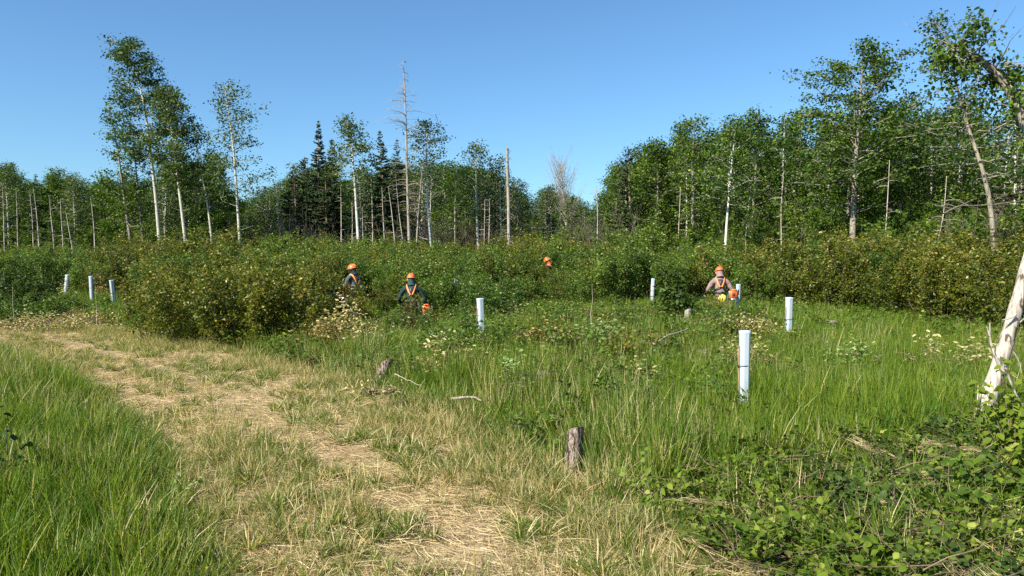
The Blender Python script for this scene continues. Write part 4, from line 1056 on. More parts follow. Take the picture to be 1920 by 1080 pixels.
def cut_twigs(seed):
    r = np.random.default_rng(seed); b = Buf()
    for i in range(9):
        a = r.uniform(0, 2 * PI); L = r.uniform(.2, .7); s = np.linspace(0, 1, 5)[:, None]; bp = np.array([r.normal(0, .1), r.normal(0, .1), r.uniform(.02, .2)]) + np.array([math.cos(a), math.sin(a), r.uniform(-.1, .25)]) * L * s + r.normal(0, .012, (5, 3)); tubes(b, bp, r.uniform(.003, .007) * (1 - .6 * s[:, 0]), 4)
    return b.obj('cut_twigs', M['stem'], link=False)
CT = [cut_twigs(s) for s in range(4)]
pc = candidates(rng, lambda d: 3.2, 3.6, 9.6); x, y = pc.T; keep = rng.uniform(0, 1, len(x)) < cover_w(x, y); x, y = x[keep], y[keep]; n = len(x)
scatter('cut_twig_litter', CT, np.stack([x, y, gz(x, y) + rng.uniform(0, .12, n)], 1), yaw(rng, n, .2), rng.uniform(.6, 1.3, n), 0, 'thin brown cut twigs lying among the leaves in the near right corner', rng)
pc = candidates(rng, lambda d: 9, 3.6, 9.6); x, y = pc.T; keep = rng.uniform(0, 1, len(x)) < cover_w(x, y) * sstep(.4, .6, fbm(x, y, 171, .7)); x, y = x[keep], y[keep]; n = len(x)
scatter('cut_grass', STRAW, np.stack([x, y, gz(x, y) + rng.uniform(.05, .28, n)], 1), yaw(rng, n, .25), rng.uniform(.5, .9, n), 0, 'wilted cut grass strewn over the near right leaves', rng)
# slash and regrowth in the clearing
pc = candidates(rng, lambda d: 9.5, 8, 30, slope=.75)
x, y = pc.T; px = 960 + x / y * FPX; td = thicket_d(x, y); sd = track_sd(x, y)
zn = np.exp(-(((px - 1120) / 260) ** 2)) * sstep(10.5, 13.5, y) * 1.4 + sstep(5.0, .5, td - y) * .75 + np.exp(-(((px - 110) / 170) ** 2)) * sstep(18, 21, y) * 1.2 + .06 + .8 * sstep(.49, .60, fbm(x, y, 161, 1.5)) * (y > 8.5)
y9 = left_of_track(x, y) & (y < 19)
zn = np.where(y9 | ((px > 820) & (px < 1030) & (y < 12)), 0, zn)
keep = (sd < -.5) & (y < td + .4) & (rng.uniform(0, 1, len(x)) < zn) & lane_free(x + 0, y * 1.0 + 0) | ((sd < -.5) & (y < td) & (rng.uniform(0, 1, len(x)) < zn * .3) & (np.abs(x / y + .135) > .045))
x, y = x[keep], y[keep]; n = len(x)
scatter('slash_regrowth', SPRB, np.stack([x, y, gz(x, y) + rng.uniform(0, .3, n)], 1), yaw(rng, n, .25), rng.uniform(.7, 1.35, n), 0, 'low leafy slash and regrowth between the grass and the thicket', rng)
pc = candidates(rng, lambda d: 1.1, 11, 24, slope=.6)
x, y = pc.T; px = 960 + x / y * FPX
keep = (np.abs(px - 1120) < 280) & (y > 12.5) & (y < thicket_d(x, y)); x, y = x[keep], y[keep]; n = len(x)
LOWB = [shrub_source(640 + i, M['shrub_leaf_green'], H=.7, R=.6, stems=12, leaf_n=2600, leaf=.06) for i in range(2)] + [shrub_source(650, M['shrub_leaf'], H=.6, R=.6, stems=12, leaf_n=2600, leaf=.06)]
scatter('low_scrub', LOWB, np.stack([x, y, gz(x, y)], 1), yaw(rng, n, .1), rng.uniform(.7, 1.15, n), 0, 'knee-high leafy scrub on the mound right of centre', rng)

# bramble bush at the right edge, seedlings at the left
def leafy_plant(name, X, Y, H, R, n, leaf, mat, label, seed, cat='plant', z0=0):
    r = np.random.default_rng(seed); sb, lb = Buf(), Buf(); k0 = max(3, n // 30)
    for i in range(k0):
        a = r.uniform(0, 2 * PI); rr = R * math.sqrt(r.uniform(0, 1)); s = np.linspace(0, 1, 6)[:, None]
        p1 = np.array([rr * math.cos(a), rr * math.sin(a), H * r.uniform(.45, 1.05)]); bp = p1 * s * np.array([1, 1, 1]) + np.array([0, 0, .2 * H]) * (s - s * s); tubes(sb, bp, .006 * (1 - s[:, 0]) + .002, 4)
        k = n // k0; ss = r.uniform(.2, 1, k); C = np.stack([np.interp(ss, s[:, 0], bp[:, j]) for j in range(3)], 1) + r.normal(0, .05 * max(.3, R), (k, 3)); sz = leaf * r.uniform(.6, 1.25, k)
        Nn = np.array([-.3, -.35, .8]) + r.normal(0, .45, (k, 3))
        strips(lb, C, rdir(r, k, -.6, .3), Nn, sz, sz * .72, [.1, .85, 1, .65, .05], np.clip(r.beta(2, 2.2, k), 0, 1), curl=.2, fold=.14)
    e = empty(name, (X, Y, gzf(X, Y) + z0)); tag(e, label, cat); sb.obj('stems', M['stem'], e); lb.obj('leaves', mat, e)
leafy_plant('broadleaf_shrub', *(lambda q: (q[0], 6.6))(P(1905, 900, 6.6)), 1.15, .45, 620, .075, M['broad_leaf'], 'waist-high broad leaved shrub at the right edge below the leaning trunk', 931, 'bush')
leafy_plant('broadleaf_shrub', *(lambda q: (q[0], 5.6))(P(1850, 1000, 5.6)), .55, .4, 330, .075, M['broad_leaf'], 'lower leafy shrub in the bottom right corner', 932, 'bush')
leafy_plant('dark_seedling', *(lambda q: (q[0], 6.3))(P(15, 830, 6.3)), .75, .22, 46, .07, M['dark_leaf'], 'dark leaved seedling in the grass at the left edge', 933)
leafy_plant('round_leaf_plant', *(lambda q: (q[0], 6.2))(P(335, 930, 6.2)), .28, .2, 34, .045, M['silver_leaf'], 'small plant with pale round leaves at the left edge of the track', 934)
leafy_plant('young_bush', *(lambda q: (q[0], 11))(P(1505, 720, 11)), .6, .5, 260, .07, M['broad_leaf'], 'green young bush in the meadow right of the nearest white tube', 935, 'bush')
leafy_plant('bramble', *(lambda q: (q[0], 9.3))(P(1170, 760, 9.3)), .62, .5, 240, .06, M['dark_leaf'], 'dark bramble in the grass above the weathered stump', 936, 'bush')

# ---------------------------------------------------------------- stumps, logs, sticks
def stump(px, d, rad, h, lean, label, seed, name='stump', mat='stump_bark', lie=False):
    r = np.random.default_rng(seed); X = (px - 960) / FPX * d; e = empty(name, (X, d, gzf(X, d))); tag(e, label, 'stump')
    n, sd_ = 16, 26; V = []; 
    t = np.linspace(0, 1, n); ang = np.arange(sd_) * 2 * PI / sd_
    lob = 1 + .07 * np.sin(3 * ang + r.uniform(0, 6)) + .05 * np.sin(7 * ang + 1)
    for i, ti in enumerate(t):
        rr = rad * (1 + .35 * (1 - ti) ** 3) * lob * (1 + r.normal(0, .018, sd_) + .03 * np.sin(4 * ang + ti * 2))
        V.append(np.stack([rr * np.cos(ang) + lean * ti * h, rr * np.sin(ang), -.05 + (h + .05) * ti + 0 * ang + (.03 * np.cos(ang * 1 + 1) if i == n - 1 else 0)], 1))
    V = np.vstack(V); i = np.arange(n - 1)[:, None] * sd_; j = np.arange(sd_)[None, :]; j2 = (j + 1) % sd_
    b = Buf(); b.add(V, np.stack([i + j, i + j2, i + sd_ + j2, i + sd_ + j], -1)); b.obj('bark', M[mat], e, smooth=False)
    c = Buf(); top = V[-sd_:] + np.array([0, 0, .003]); inner = top * .5 + top.mean(0) * .5; core = top * .04 + top.mean(0) * .96
    c.add(np.vstack([top * .97 + top.mean(0) * .03, inner + np.array([0, 0, .004]) + r.normal(0, .002, inner.shape), core]), np.vstack([np.stack([j[0], j2[0], sd_ + j2[0], sd_ + j[0]], -1), np.stack([sd_ + j[0], sd_ + j2[0], 2 * sd_ + j2[0], 2 * sd_ + j[0]], -1)]))
    c.obj('cut_face', M['cut_wood'], e)
    return e
stump(1074, 7.2, .075, .43, .09, 'weathered upright stump in the grass at the right edge of the track', 41)
stump(702, 12.0, .085, .42, .5, 'grey leaning stump in the grass right of the track, near the pale leaf heap', 42)
stump(1000, 11.0, .12, .40, .5, 'short grey stump half sunk in grass below the brown wilted leaves', 43, mat='dead_wood')
stump(1312, 13.0, .14, .36, .3, 'wide grey stump behind and left of the nearest white tube', 44, mat='dead_wood')
stump(1557, 19, .2, .42, 0, 'low grey stump at the foot of the right thicket', 45, mat='dead_wood')
stump(1286, 16.5, .07, .66, .1, 'narrow pale broken stump right of the dark leaved sapling', 46, mat='dead_wood')
def stick(pts, r0, label, mat='dead_wood', name='fallen_branch', forks=0, seed=1):
    r = np.random.default_rng(seed); q = np.array([P(*p) for p in pts]); base = q[0].copy(); q = q - base
    t = np.linspace(0, 1, 12); p = np.stack([np.interp(t, np.linspace(0, 1, len(q)), q[:, k]) for k in range(3)], 1) + r.normal(0, .006, (12, 3))
    b = Buf(); tubes(b, p, r0 * (1 - .6 * t), 7)
    o = empty(name, tuple(base)); tag(o, label, 'branch'); b.obj('wood', M[mat], o, smooth=True)
    if forks:
        b2 = Buf()
        for _ in range(forks):
            i = r.integers(2, 10); e = p[i] + rdir(r, 1, .0, .6)[0] * np.linalg.norm(q[-1]) * .25; tubes(b2, np.stack([p[i], (p[i] + e) / 2, e]), np.array([.4, .3, .15]) * r0, 5)
        b2.obj('side_twigs', M[mat], o)['kind'] = 'stuff'
stick([(845, 748, 9.6), (870, 744, 9.5), (888, 745, 9.5), (903, 752, 9.4)], .02, 'short grey curved stick lying on the grass right of the track', seed=3)
stick([(1215, 655, 12.6), (1245, 632, 13), (1290, 616, 13.6)], .022, 'thin bare branch lying on the slash below the dark leaved sapling', forks=3, seed=4)
stick([(1330, 598, 16), (1290, 602, 16), (1270, 590, 16)], .018, 'dark branch reaching out right of the dark leaved sapling', mat='stem', seed=5)
stick([(1385, 918, 6.3), (1430, 912, 6.35), (1475, 905, 6.4)], .032, 'reddish peeled log lying in the near right leaves', mat='stump_bark', name='fallen_log', seed=6)
stick([(1455, 985, 5.75), (1500, 990, 5.7), (1560, 1000, 5.65)], .013, 'dark slim stick across the leaves in the near right corner', mat='stem', seed=7)
stick([(1795, 880, 6.6), (1770, 840, 6.8), (1735, 822, 7.0)], .010, 'thin brown twig sticking out of the leaves near the right edge', mat='twig', forks=3, seed=8)
stick([(740, 700, 10.2), (760, 712, 10.1), (790, 722, 10.0)], .006, 'dry grass stalk lying across the track edge', mat='cut_wood', seed=9)
stick([(1770, 400, 19), (1800, 385, 19.3), (1850, 385, 19.5), (1925, 376, 19.5)], .025, 'long bare bough reaching left out of the dark right woods', mat='twig', forks=6, seed=10)
stick([(1905, 610, 14), (1930, 590, 14)], .02, 'broken grey branch behind the leaning dead trunk', seed=11)
for i, (px, d) in enumerate([(180, 20.2), (24, 20.6), (1112, 13.5)]):
    X = (px - 960) / FPX * d; g = gzf(X, d); b = Buf(); t = np.linspace(0, 1, 6); rr = np.random.default_rng(i)
    tubes(b, np.stack([rr.normal(0, .01, 6) - .03 * t, t * 0, t * 1.35], 1), .007 * (1 - t) + .002, 5); o = b.obj('dry_stalk', M['cut_wood']); o.location = (X, d, g)
    tag(o, ['tall dry stalk at the upper edge of the track below the left tubes', 'dry stalk at the far left beyond the track', 'thin dry stalk in the slash below centre'][i], 'stalk')

# ---------------------------------------------------------------- tree shelters
def shelter_mat():
    m, N, L = new_mat('shelter_plastic')
    out = N.new('ShaderNodeOutputMaterial'); pb = N.new('ShaderNodeBsdfPrincipled'); pb.inputs['Roughness'].default_value = .42
    tc = N.new('ShaderNodeTexCoord'); n1 = N.new('ShaderNodeTexNoise'); n1.inputs['Scale'].default_value = 11; n1.inputs['Detail'].default_value = 6; L.new(tc.outputs['Object'], n1.inputs[0])
    sp = N.new('ShaderNodeSeparateXYZ'); L.new(tc.outputs['Object'], sp.inputs[0])
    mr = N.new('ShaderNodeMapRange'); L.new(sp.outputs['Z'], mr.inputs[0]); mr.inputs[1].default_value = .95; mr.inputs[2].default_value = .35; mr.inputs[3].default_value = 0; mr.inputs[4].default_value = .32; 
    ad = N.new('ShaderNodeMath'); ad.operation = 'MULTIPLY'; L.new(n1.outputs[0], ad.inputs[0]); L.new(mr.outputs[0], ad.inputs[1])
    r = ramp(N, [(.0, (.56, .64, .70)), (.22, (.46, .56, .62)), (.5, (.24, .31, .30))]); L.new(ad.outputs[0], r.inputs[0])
    n2 = N.new('ShaderNodeTexNoise'); n2.inputs['Scale'].default_value = 60; L.new(tc.outputs['Object'], n2.inputs[0]); r2 = ramp(N, [(.72, (0, 0, 0)), (.80, (.6, .6, .6))]); L.new(n2.outputs[0], r2.inputs[0])
    mx = N.new('ShaderNodeMixRGB'); L.new(r2.outputs[0], mx.inputs[0]); L.new(r.outputs[0], mx.inputs[1]); mx.inputs[2].default_value = (.22, .25, .24, 1)
    L.new(mx.outputs[0], pb.inputs['Base Color'])
    tr = N.new('ShaderNodeBsdfTranslucent'); L.new(mx.outputs[0], tr.inputs[0]); ms = N.new('ShaderNodeMixShader'); ms.inputs[0].default_value = .25; L.new(pb.outputs[0], ms.inputs[1]); L.new(tr.outputs[0], ms.inputs[2]); L.new(ms.outputs[0], out.inputs[0])
    return m
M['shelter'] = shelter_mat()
M['stake'] = bark_mat('stake_wood', (.14, .09, .05), (.26, .18, .11))
M['black'] = plain_mat('black_plastic', (.02, .02, .022), .5)
def shelter_meshes():
    b = Buf(); sdn = 24; ang = np.arange(sdn) * 2 * PI / sdn
    sq = 1 / (np.abs(np.cos(ang)) ** 4 + np.abs(np.sin(ang)) ** 4) ** .25
    prof = [(.056, 0), (.057, .3), (.058, .7), (.059, 1.10), (.061, 1.17), (.064, 1.2), (.062, 1.203), (.058, 1.195), (.055, 1.1), (.053, .3), (.052, 0)]
    V = np.vstack([np.stack([a * sq * np.cos(ang), a * sq * np.sin(ang), z + 0 * ang], 1) for a, z in prof])
    i = np.arange(len(prof) - 1)[:, None] * sdn; j = np.arange(sdn)[None, :]; j2 = (j + 1) % sdn
    b.add(V, np.stack([i + j, i + j2, i + sdn + j2, i + sdn + j], -1))
    # folded seam ridges down the front and back
    for a in (.4, -1.2, 2.4):
        p = np.array([[.066 * math.cos(a), .066 * math.sin(a), z] for z in (0.02, .4, .8, 1.19)]); tubes(b, p, np.full(4, .0025), 5)
    tube_m = b.mesh('tube', M['shelter'], True)
    s = Buf(); w = .008
    for z0, z1, ww in ((-.3, .98, w), (.98, 1.02, w * .6)):
        V = np.array([[x_ * ww * (1 if k == 0 else .95), y_ * ww, z] for k, z in enumerate((z0, z1)) for x_, y_ in ((-1, -1), (1, -1), (1, 1), (-1, 1))]); s.add(V, [[0, 1, 5, 4], [1, 2, 6, 5], [2, 3, 7, 6], [3, 0, 4, 7], [4, 5, 6, 7]])
    stake_m = s.mesh('stake', M['stake'])
    t = Buf(); aa = np.linspace(0, 2 * PI, 17); p = np.stack([-.012 + .080 * np.cos(aa), .064 * np.sin(aa), .0 * aa], 1)
    tubes(t, p, np.full(17, .004), 5); V = np.array([[x_ * .012 - .094, y_ * .006 - .02, z * .006] for z in (-1, 1) for x_, y_ in ((-1, -1), (1, -1), (1, 1), (-1, 1))]); t.add(V, [[0, 1, 5, 4], [1, 2, 6, 5], [2, 3, 7, 6], [3, 0, 4, 7], [4, 5, 6, 7], [3, 2, 1, 0]])
    tie_m = t.mesh('tie', M['black'])
    return tube_m, stake_m, tie_m
TM, STM, TIM = shelter_meshes()
SH = [(1398, 9.0, 0, 'nearest and largest white tree shelter tube, standing in tall grass', 0.1), (904, 16.0, -.02, 'white shelter tube with dark slit left of centre, right of the nearest worker', .5),
      (1479, 16.3, .0, 'white shelter tube in the meadow right of the worker in pinkish clothes', .3), (1383, 22.6, .0, 'small white shelter tube touching the saw of the right worker', .2),
      (1222, 26.0, .03, 'small white shelter tube at the thicket edge left of the dark leaved sapling', 0), (855, 25.0, .0, 'white shelter tube top between bushes right of the nearest worker', .4),
      (716, 38.5, .0, 'tiny white tube tip deep inside the thicket behind the workers', 0), (119, 29.0, .12, 'tilted white tube at the far left wrapped in pale dead leaves', 0),
      (172, 28.6, -.03, 'white shelter tube with a band at its neck, middle of the three on the left', 0), (214, 25.9, -.09, 'leaning double-ridged white tube, rightmost of the three on the left', .8)]
TOPS = [621, 560, 558, 533, 518, 525, 490, 515, 518, 525]
for (px, d, tilt, lab, rz), ty in zip(SH, TOPS):
    dd_ = np.linspace(d * .84, d * 1.16, 81)      # stand each tube where its 1.2 m top meets the sight line over the uneven ground
    if px != 1222: d = float(dd_[np.argmin(np.abs(CAM_H - (ty - 481) / FPX * dd_ - gz((px - 960) / FPX * dd_, dd_) - 1.2))])
    X = (px - 960) / FPX * d; e = empty('tree_shelter', (X, d, gzf(X, d)), rz); e.rotation_euler = (.03 * math.sin(px), tilt + .02 * math.cos(px * .7), rz); tag(e, lab, 'tree shelter', 'white tree shelter tubes')
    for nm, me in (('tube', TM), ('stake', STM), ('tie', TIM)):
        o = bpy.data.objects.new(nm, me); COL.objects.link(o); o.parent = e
        if nm == 'stake': o.location = (-.070, -.0, 0)
        if nm == 'tie': o.location = (0, 0, .78)

# ---------------------------------------------------------------- people
M['orange'] = plain_mat('helmet_orange', (.85, .16, .03), .35, .5, .06)
M['orange_strap'] = plain_mat('strap_orange', (.85, .30, .10), .7, .3, .1)
M['dgreen'] = plain_mat('dark_green_cloth', (.022, .045, .045), .9, .1, .25, 12)
M['dgrey'] = plain_mat('slate_cloth', (.07, .10, .12), .9, .1, .2, 12)
M['pink'] = plain_mat('dusty_pink_cloth', (.25, .17, .165), .9, .1, .18, 9)
M['tan'] = plain_mat('tan_trouser', (.16, .10, .075), .9, .1, .2, 9)
M['redcl'] = plain_mat('red_cloth', (.45, .09, .06), .9, .1, .2, 12)
M['trouser'] = plain_mat('dark_trouser', (.022, .012, .012), .9, .1, .3, 10)
M['chaps'] = plain_mat('brown_chaps', (.12, .05, .035), .8, .2, .25, 10)
M['boot'] = plain_mat('boot_leather', (.06, .035, .02), .6, .3, .2)
M['glove'] = plain_mat('glove', (.45, .36, .24), .8, .2, .15)
M['skin'] = plain_mat('skin', (.48, .28, .2), .55, .4, .06)
M['yellow'] = plain_mat('yellow_pouch', (.8, .68, .08), .55, .4, .08)
M['silver'] = plain_mat('silver_metal', (.45, .46, .47), .35, .5, .1, metal=.8)
M['darkmetal'] = plain_mat('dark_metal', (.06, .06, .065), .45, .5, .1, metal=.5)
M['hair'] = plain_mat('brown_hair', (.06, .035, .02), .7, .3, .3, 60)
M['neck'] = plain_mat('neck_cape', (.03, .07, .065), .9, .1, .2, 14)

def skin_body(joints, bones, mats, name='body'):
    """joints: name -> (x,y,z,r)"""
    names = list(joints); idx = {n: i for i, n in enumerate(names)}
    me = bpy.data.meshes.new(name)
    me.from_pydata([joints[n][:3] for n in names], [(idx[a], idx[b]) for a, b in bones], [])
    o = bpy.data.objects.new(name, me); COL.objects.link(o)
    sk = o.modifiers.new('skin', 'SKIN'); sk.use_smooth_shade = True; sk.branch_smoothing = .3
    lay = me.skin_vertices[0] if me.skin_vertices else None
    if lay is None:
        bm = bmesh.new(); bm.from_mesh(me); bm.verts.layers.skin.verify(); bm.to_mesh(me); bm.free(); lay = me.skin_vertices[0]
    for i, n in enumerate(names):
        r_ = joints[n][3]; rr = r_ if isinstance(r_, tuple) else (r_, r_)
        lay.data[i].radius = rr; lay.data[i].use_root = (n == 'pelvis')
    sb = o.modifiers.new('sub', 'SUBSURF'); sb.levels = 2; sb.render_levels = 2
    dg = bpy.context.evaluated_depsgraph_get(); dg.update()
    nm = bpy.data.meshes.new_from_object(o.evaluated_get(dg))
    COL.objects.unlink(o); bpy.data.objects.remove(o)
    nm.name = name
    co = np.empty(len(nm.vertices) * 3); nm.vertices.foreach_get('co', co); co = co.reshape(-1, 3)
    no = np.array([v.normal[:] for v in nm.vertices]); amp = .010 * np.clip((co[:, 2] - .08) / .3, 0, 1)
    fold = np.sin(co[:, 2] * 46 + 3 * np.sin(co[:, 0] * 17) + 2 * np.sin(co[:, 1] * 23)) * .6 + np.sin(co[:, 2] * 23 + co[:, 0] * 31) * .6
    small = np.abs(co[:, 0]) > .27
    co = co + no * (fold * amp * np.where(small, .25, 1))[:, None]; nm.vertices.foreach_set('co', co.ravel())
    nm.materials.clear()
    for m in mats: nm.materials.append(m)
    J = np.array([joints[n][:3] for n in names])
    reg = {}
    segs = [(np.array(joints[a][:3]), np.array(joints[b][:3]), b) for a, b in bones]
    def cls(b):
        if b.startswith(('finger', 'thumb', 'palm')): return 3
        if b.startswith(('hand',)): return 1
        if b.startswith(('ankle',)): return 2
        if b.startswith(('toe', 'heel')): return 4
        if b.startswith(('hip', 'knee')): return 2
        if b.startswith(('head', 'crown')): return 0
        return 1
    for p in nm.polygons:
        c = np.array(p.center); best = 1e9; k = 1
        for a, b, nme in segs:
            ab = b - a; t = np.clip((c - a) @ ab / (ab @ ab + 1e-9), 0, 1); dd = np.linalg.norm(c - a - ab * t)
            if dd < best: best = dd; k = cls(nme)
        p.material_index = k; p.use_smooth = True
    return nm

def V3(*a): return np.array(a, float)

def add_ellipsoid(b, c, r, n=14, m=10, v=.5, z0=-1.0, z1=1.0, mat=0, fn=None):
    th = np.linspace(0, 2 * PI, n + 1)[:-1]; zz = np.linspace(math.asin(z0), math.asin(z1) - .001, m)
    V = np.stack([np.cos(zz)[:, None] * np.cos(th), np.cos(zz)[:, None] * np.sin(th), np.sin(zz)[:, None] + 0 * th], -1).reshape(-1, 3)
    if fn is not None: V = fn(V)
    V = V * np.array(r) + np.array(c); i = np.arange(m - 1)[:, None] * n; j = np.arange(n)[None, :]; j2 = (j + 1) % n
    b.add(V, np.stack([i + j, i + j2, i + n + j2, i + n + j], -1), v, mat)

def add_box(b, c, s, rot=None, mat=0, bev=.12):
    """soft-edged box: eight corners cut by an inner ring at each end"""
    x_, y_, z_ = np.array(s) / 2
    pts = []
    for zf, k in ((-1, 1 - bev), (-1 + bev, 1), (1 - bev, 1), (1, 1 - bev)):
        for a, e in ((-1, -1 + bev), (-1 + bev, -1), (1 - bev, -1), (1, -1 + bev), (1, 1 - bev), (1 - bev, 1), (-1 + bev, 1), (-1, 1 - bev)):
            pts.append((a * x_ * k, e * y_ * k, zf * z_))
    V = np.array(pts); R = np.eye(3) if rot is None else np.array(Euler(rot).to_matrix())
    V = V @ R.T + np.array(c); q = []
    for i in range(3):
        for j in range(8): q.append([i * 8 + j, i * 8 + (j + 1) % 8, i * 8 + 8 + (j + 1) % 8, i * 8 + 8 + j])
    for o in (0, 24):
        for a in ((0, 1, 6, 7), (1, 2, 5, 6), (2, 3, 4, 5)): q.append([o + t for t in (a if o else a[::-1])])
    b.add(V, q, .5, mat)

def worker(px, d, rz, label, seed, shirt, trouser, cape, bend=.12, look=(0, 0), stance=.16, arms=None, z0=0, leg=1.0, straps=True):
    """figure built facing +Y; bend leans the trunk forward; arms = hand targets (left, right)"""
    X = (px - 960) / FPX * d; e = empty('person', (X, d, gzf(X, d) + z0), rz); tag(e, label, 'person')
    hipz = .93 * leg
    def up(h, f=0.0):     # point at height h above the hips on the bent spine
        return V3(0, math.sin(bend) * h + f, hipz + math.cos(bend) * h)
    J = {'pelvis': (*up(0), (.155, .115)), 'waist': (*up(.17), (.165, .125)), 'chest': (*up(.36), (.19, .135)), 'upper': (*up(.47), (.14, .10)), 'neck': (*up(.56), .058), 'head': (*up(.66, .015), .082), 'crown': (*up(.76, .01), .07)}
    Bn = [('pelvis', 'waist'), ('waist', 'chest'), ('chest', 'upper'), ('upper', 'neck'), ('neck', 'head'), ('head', 'crown')]
    arms = arms or ((-.16, .42, .98), (.30, .30, .92))
    for sgn, tg, sd_ in ((-1, arms[0], 'l'), (1, arms[1], 'r')):
        sh = up(.455) + V3(sgn * .195, 0, 0); t = V3(*tg); el = (sh + t) / 2 + V3(sgn * .11, -.10, -.09)
        J['shoulder_' + sd_] = (*sh, .082); J['arm_' + sd_] = (*((sh + el) / 2), .070); J['elbow_' + sd_] = (*el, .056); J['hand_' + sd_] = (*(el + (t - el) * .93), .038)
        Bn += [('upper', 'shoulder_' + sd_), ('shoulder_' + sd_, 'arm_' + sd_), ('arm_' + sd_, 'elbow_' + sd_), ('elbow_' + sd_, 'hand_' + sd_)]
        fd = nrm(t - el); J['palm_' + sd_] = (*(t + fd * .05), (.036, .018)); Bn.append(('hand_' + sd_, 'palm_' + sd_))
        side = nrm(np.cross(fd, V3(0, 0, 1))); 
        for k in range(4):
            o1 = t + fd * .10 + side * (k - 1.5) * .021; Lf = (.062, .075, .070, .055)[k]; o2 = o1 + fd * Lf * .45 + V3(0, 0, -Lf * .45); o3 = o2 + V3(0, 0, -Lf * .35) - fd * Lf * .35
            J[f'finger{k}a_{sd_}'] = (*o1, .0095); J[f'finger{k}b_{sd_}'] = (*o2, .009); J[f'finger{k}c_{sd_}'] = (*o3, .008)
            Bn += [('palm_' + sd_, f'finger{k}a_{sd_}'), (f'finger{k}a_{sd_}', f'finger{k}b_{sd_}'), (f'finger{k}b_{sd_}', f'finger{k}c_{sd_}')]
        th1 = t + fd * .03 - side * sgn * .04; th2 = th1 + fd * .035 + V3(0, 0, -.035)
        J['thumba_' + sd_] = (*th1, .012); J['thumbb_' + sd_] = (*th2, .010); Bn += [('hand_' + sd_, 'thumba_' + sd_), ('thumba_' + sd_, 'thumbb_' + sd_)]
        hx = sgn * .095; fx = sgn * stance; fy = .10 if sgn > 0 else -.06
        J['hip_' + sd_] = (hx, up(0)[1], hipz - .09, .11); J['hip_thigh_' + sd_] = (hx + (fx - hx) * .3, up(0)[1] * .7 + fy * .3 + .02, hipz * .72, .097)
        J['knee_' + sd_] = (hx + (fx - hx) * .55, fy * .5 + .05, hipz * .5, .075); J['knee_calf_' + sd_] = (hx + (fx - hx) * .75, fy * .75, hipz * .33, .075)
        J['ankle_' + sd_] = (fx, fy, .10, .06); J['heel_' + sd_] = (fx, fy - .03, .045, .045); J['toe_' + sd_] = (fx * 1.12, fy + .19, .035, (.045, .035))
        Bn += [('pelvis', 'hip_' + sd_), ('hip_' + sd_, 'hip_thigh_' + sd_), ('hip_thigh_' + sd_, 'knee_' + sd_), ('knee_' + sd_, 'knee_calf_' + sd_), ('knee_calf_' + sd_, 'ankle_' + sd_), ('ankle_' + sd_, 'heel_' + sd_), ('heel_' + sd_, 'toe_' + sd_)]
    me = skin_body(J, Bn, [M['skin'], shirt, trouser, M['glove'], M['boot']])
    body = bpy.data.objects.new('body', me); COL.objects.link(body); body.parent = e
    # head with features, helmet, cape: in a head frame
    hc = up(.70, .02); lz, lx = look
    Rh = np.array((Matrix.Rotation(lz, 3, 'Z') @ Matrix.Rotation(-bend * .6 - lx, 3, 'X')))
    def hp(buf):
        buf.V = [v_ @ Rh.T + hc for v_ in buf.V]; return buf
    b = Buf()
    add_ellipsoid(b, (0, .005, 0), (.078, .098, .118), 18, 14, fn=lambda V: V * np.where(V[:, 2:3] < 0, 1 - .28 * V[:, 2:3] ** 2, 1) * np.array([1, 1, 1]))
    add_ellipsoid(b, (0, .108, -.02), (.014, .022, .028), 8, 6)            # nose
    add_ellipsoid(b, (0, .092, -.062), (.028, .012, .009), 8, 6, mat=1)       # mouth
    for s in (-1, 1):
        add_ellipsoid(b, (s * .032, .090, .008), (.014, .012, .009), 8, 6, mat=2)
        add_ellipsoid(b, (s * .080, -.002, -.01), (.012, .022, .034), 8, 6)
    hp(b).obj('head', [M['skin'], M['redcl'], M['black']], e, smooth=True)
    b = Buf(); add_ellipsoid(b, (0, -.012, .01), (.086, .102, .108), 14, 8, z0=-.55, z1=.6); hp(b).obj('hair', M['hair'], e, smooth=True)
    hm = Buf(); add_ellipsoid(hm, (0, .0, .045), (.118, .142, .125), 22, 10, z0=0, z1=1)
    aa = np.linspace(0, 2 * PI, 25)[:-1]; ring = lambda k, z: np.stack([.118 * k * np.cos(aa), .142 * k * np.sin(aa) + (.03 * (np.sin(aa) > 0) * np.sin(aa) * (k - 1) * 10), z + 0 * aa], 1)
    j = np.arange(24); j2 = (j + 1) % 24; hm.add(np.vstack([ring(1.0, .048), ring(1.12, .036), ring(1.11, .026), ring(.98, .034)]), np.vstack([np.stack([k * 24 + j, k * 24 + j2, k * 24 + 24 + j2, k * 24 + 24 + j], -1) for k in range(3)]))
    for k in (-.035, 0, .035):
        t = np.linspace(.25, PI - .25, 9); tubes(hm, np.stack([k + 0 * t, -.142 * np.cos(t) * .98, .045 + .128 * np.sin(t)], 1), np.full(9, .006), 5)
    helmet = hp(hm).obj('helmet', M['orange'], e, smooth=True)
    vb = Buf(); t = np.linspace(.25, PI - .25, 10); V = np.vstack([np.stack([.125 * np.cos(t), .16 * np.sin(t), z + 0 * t], 1) for z in (.03, -.09)]); i = np.arange(9)
    V2 = V * np.array([.98, .98, 1]); vb.add(np.vstack([V, V2]), np.vstack([np.stack([i, i + 1, i + 11, i + 10], -1), np.stack([i + 20, i + 30, i + 31, i + 21], -1)])); o = hp(vb).obj('visor', M['black'], e)
    for s in (-1, 1):
        mb = Buf(); add_ellipsoid(mb, (s * .098, .0, -.012), (.028, .036, .05), 12, 8); hp(mb).obj('ear_muff', M['orange'] if seed % 2 else M['black'], e, smooth=True)
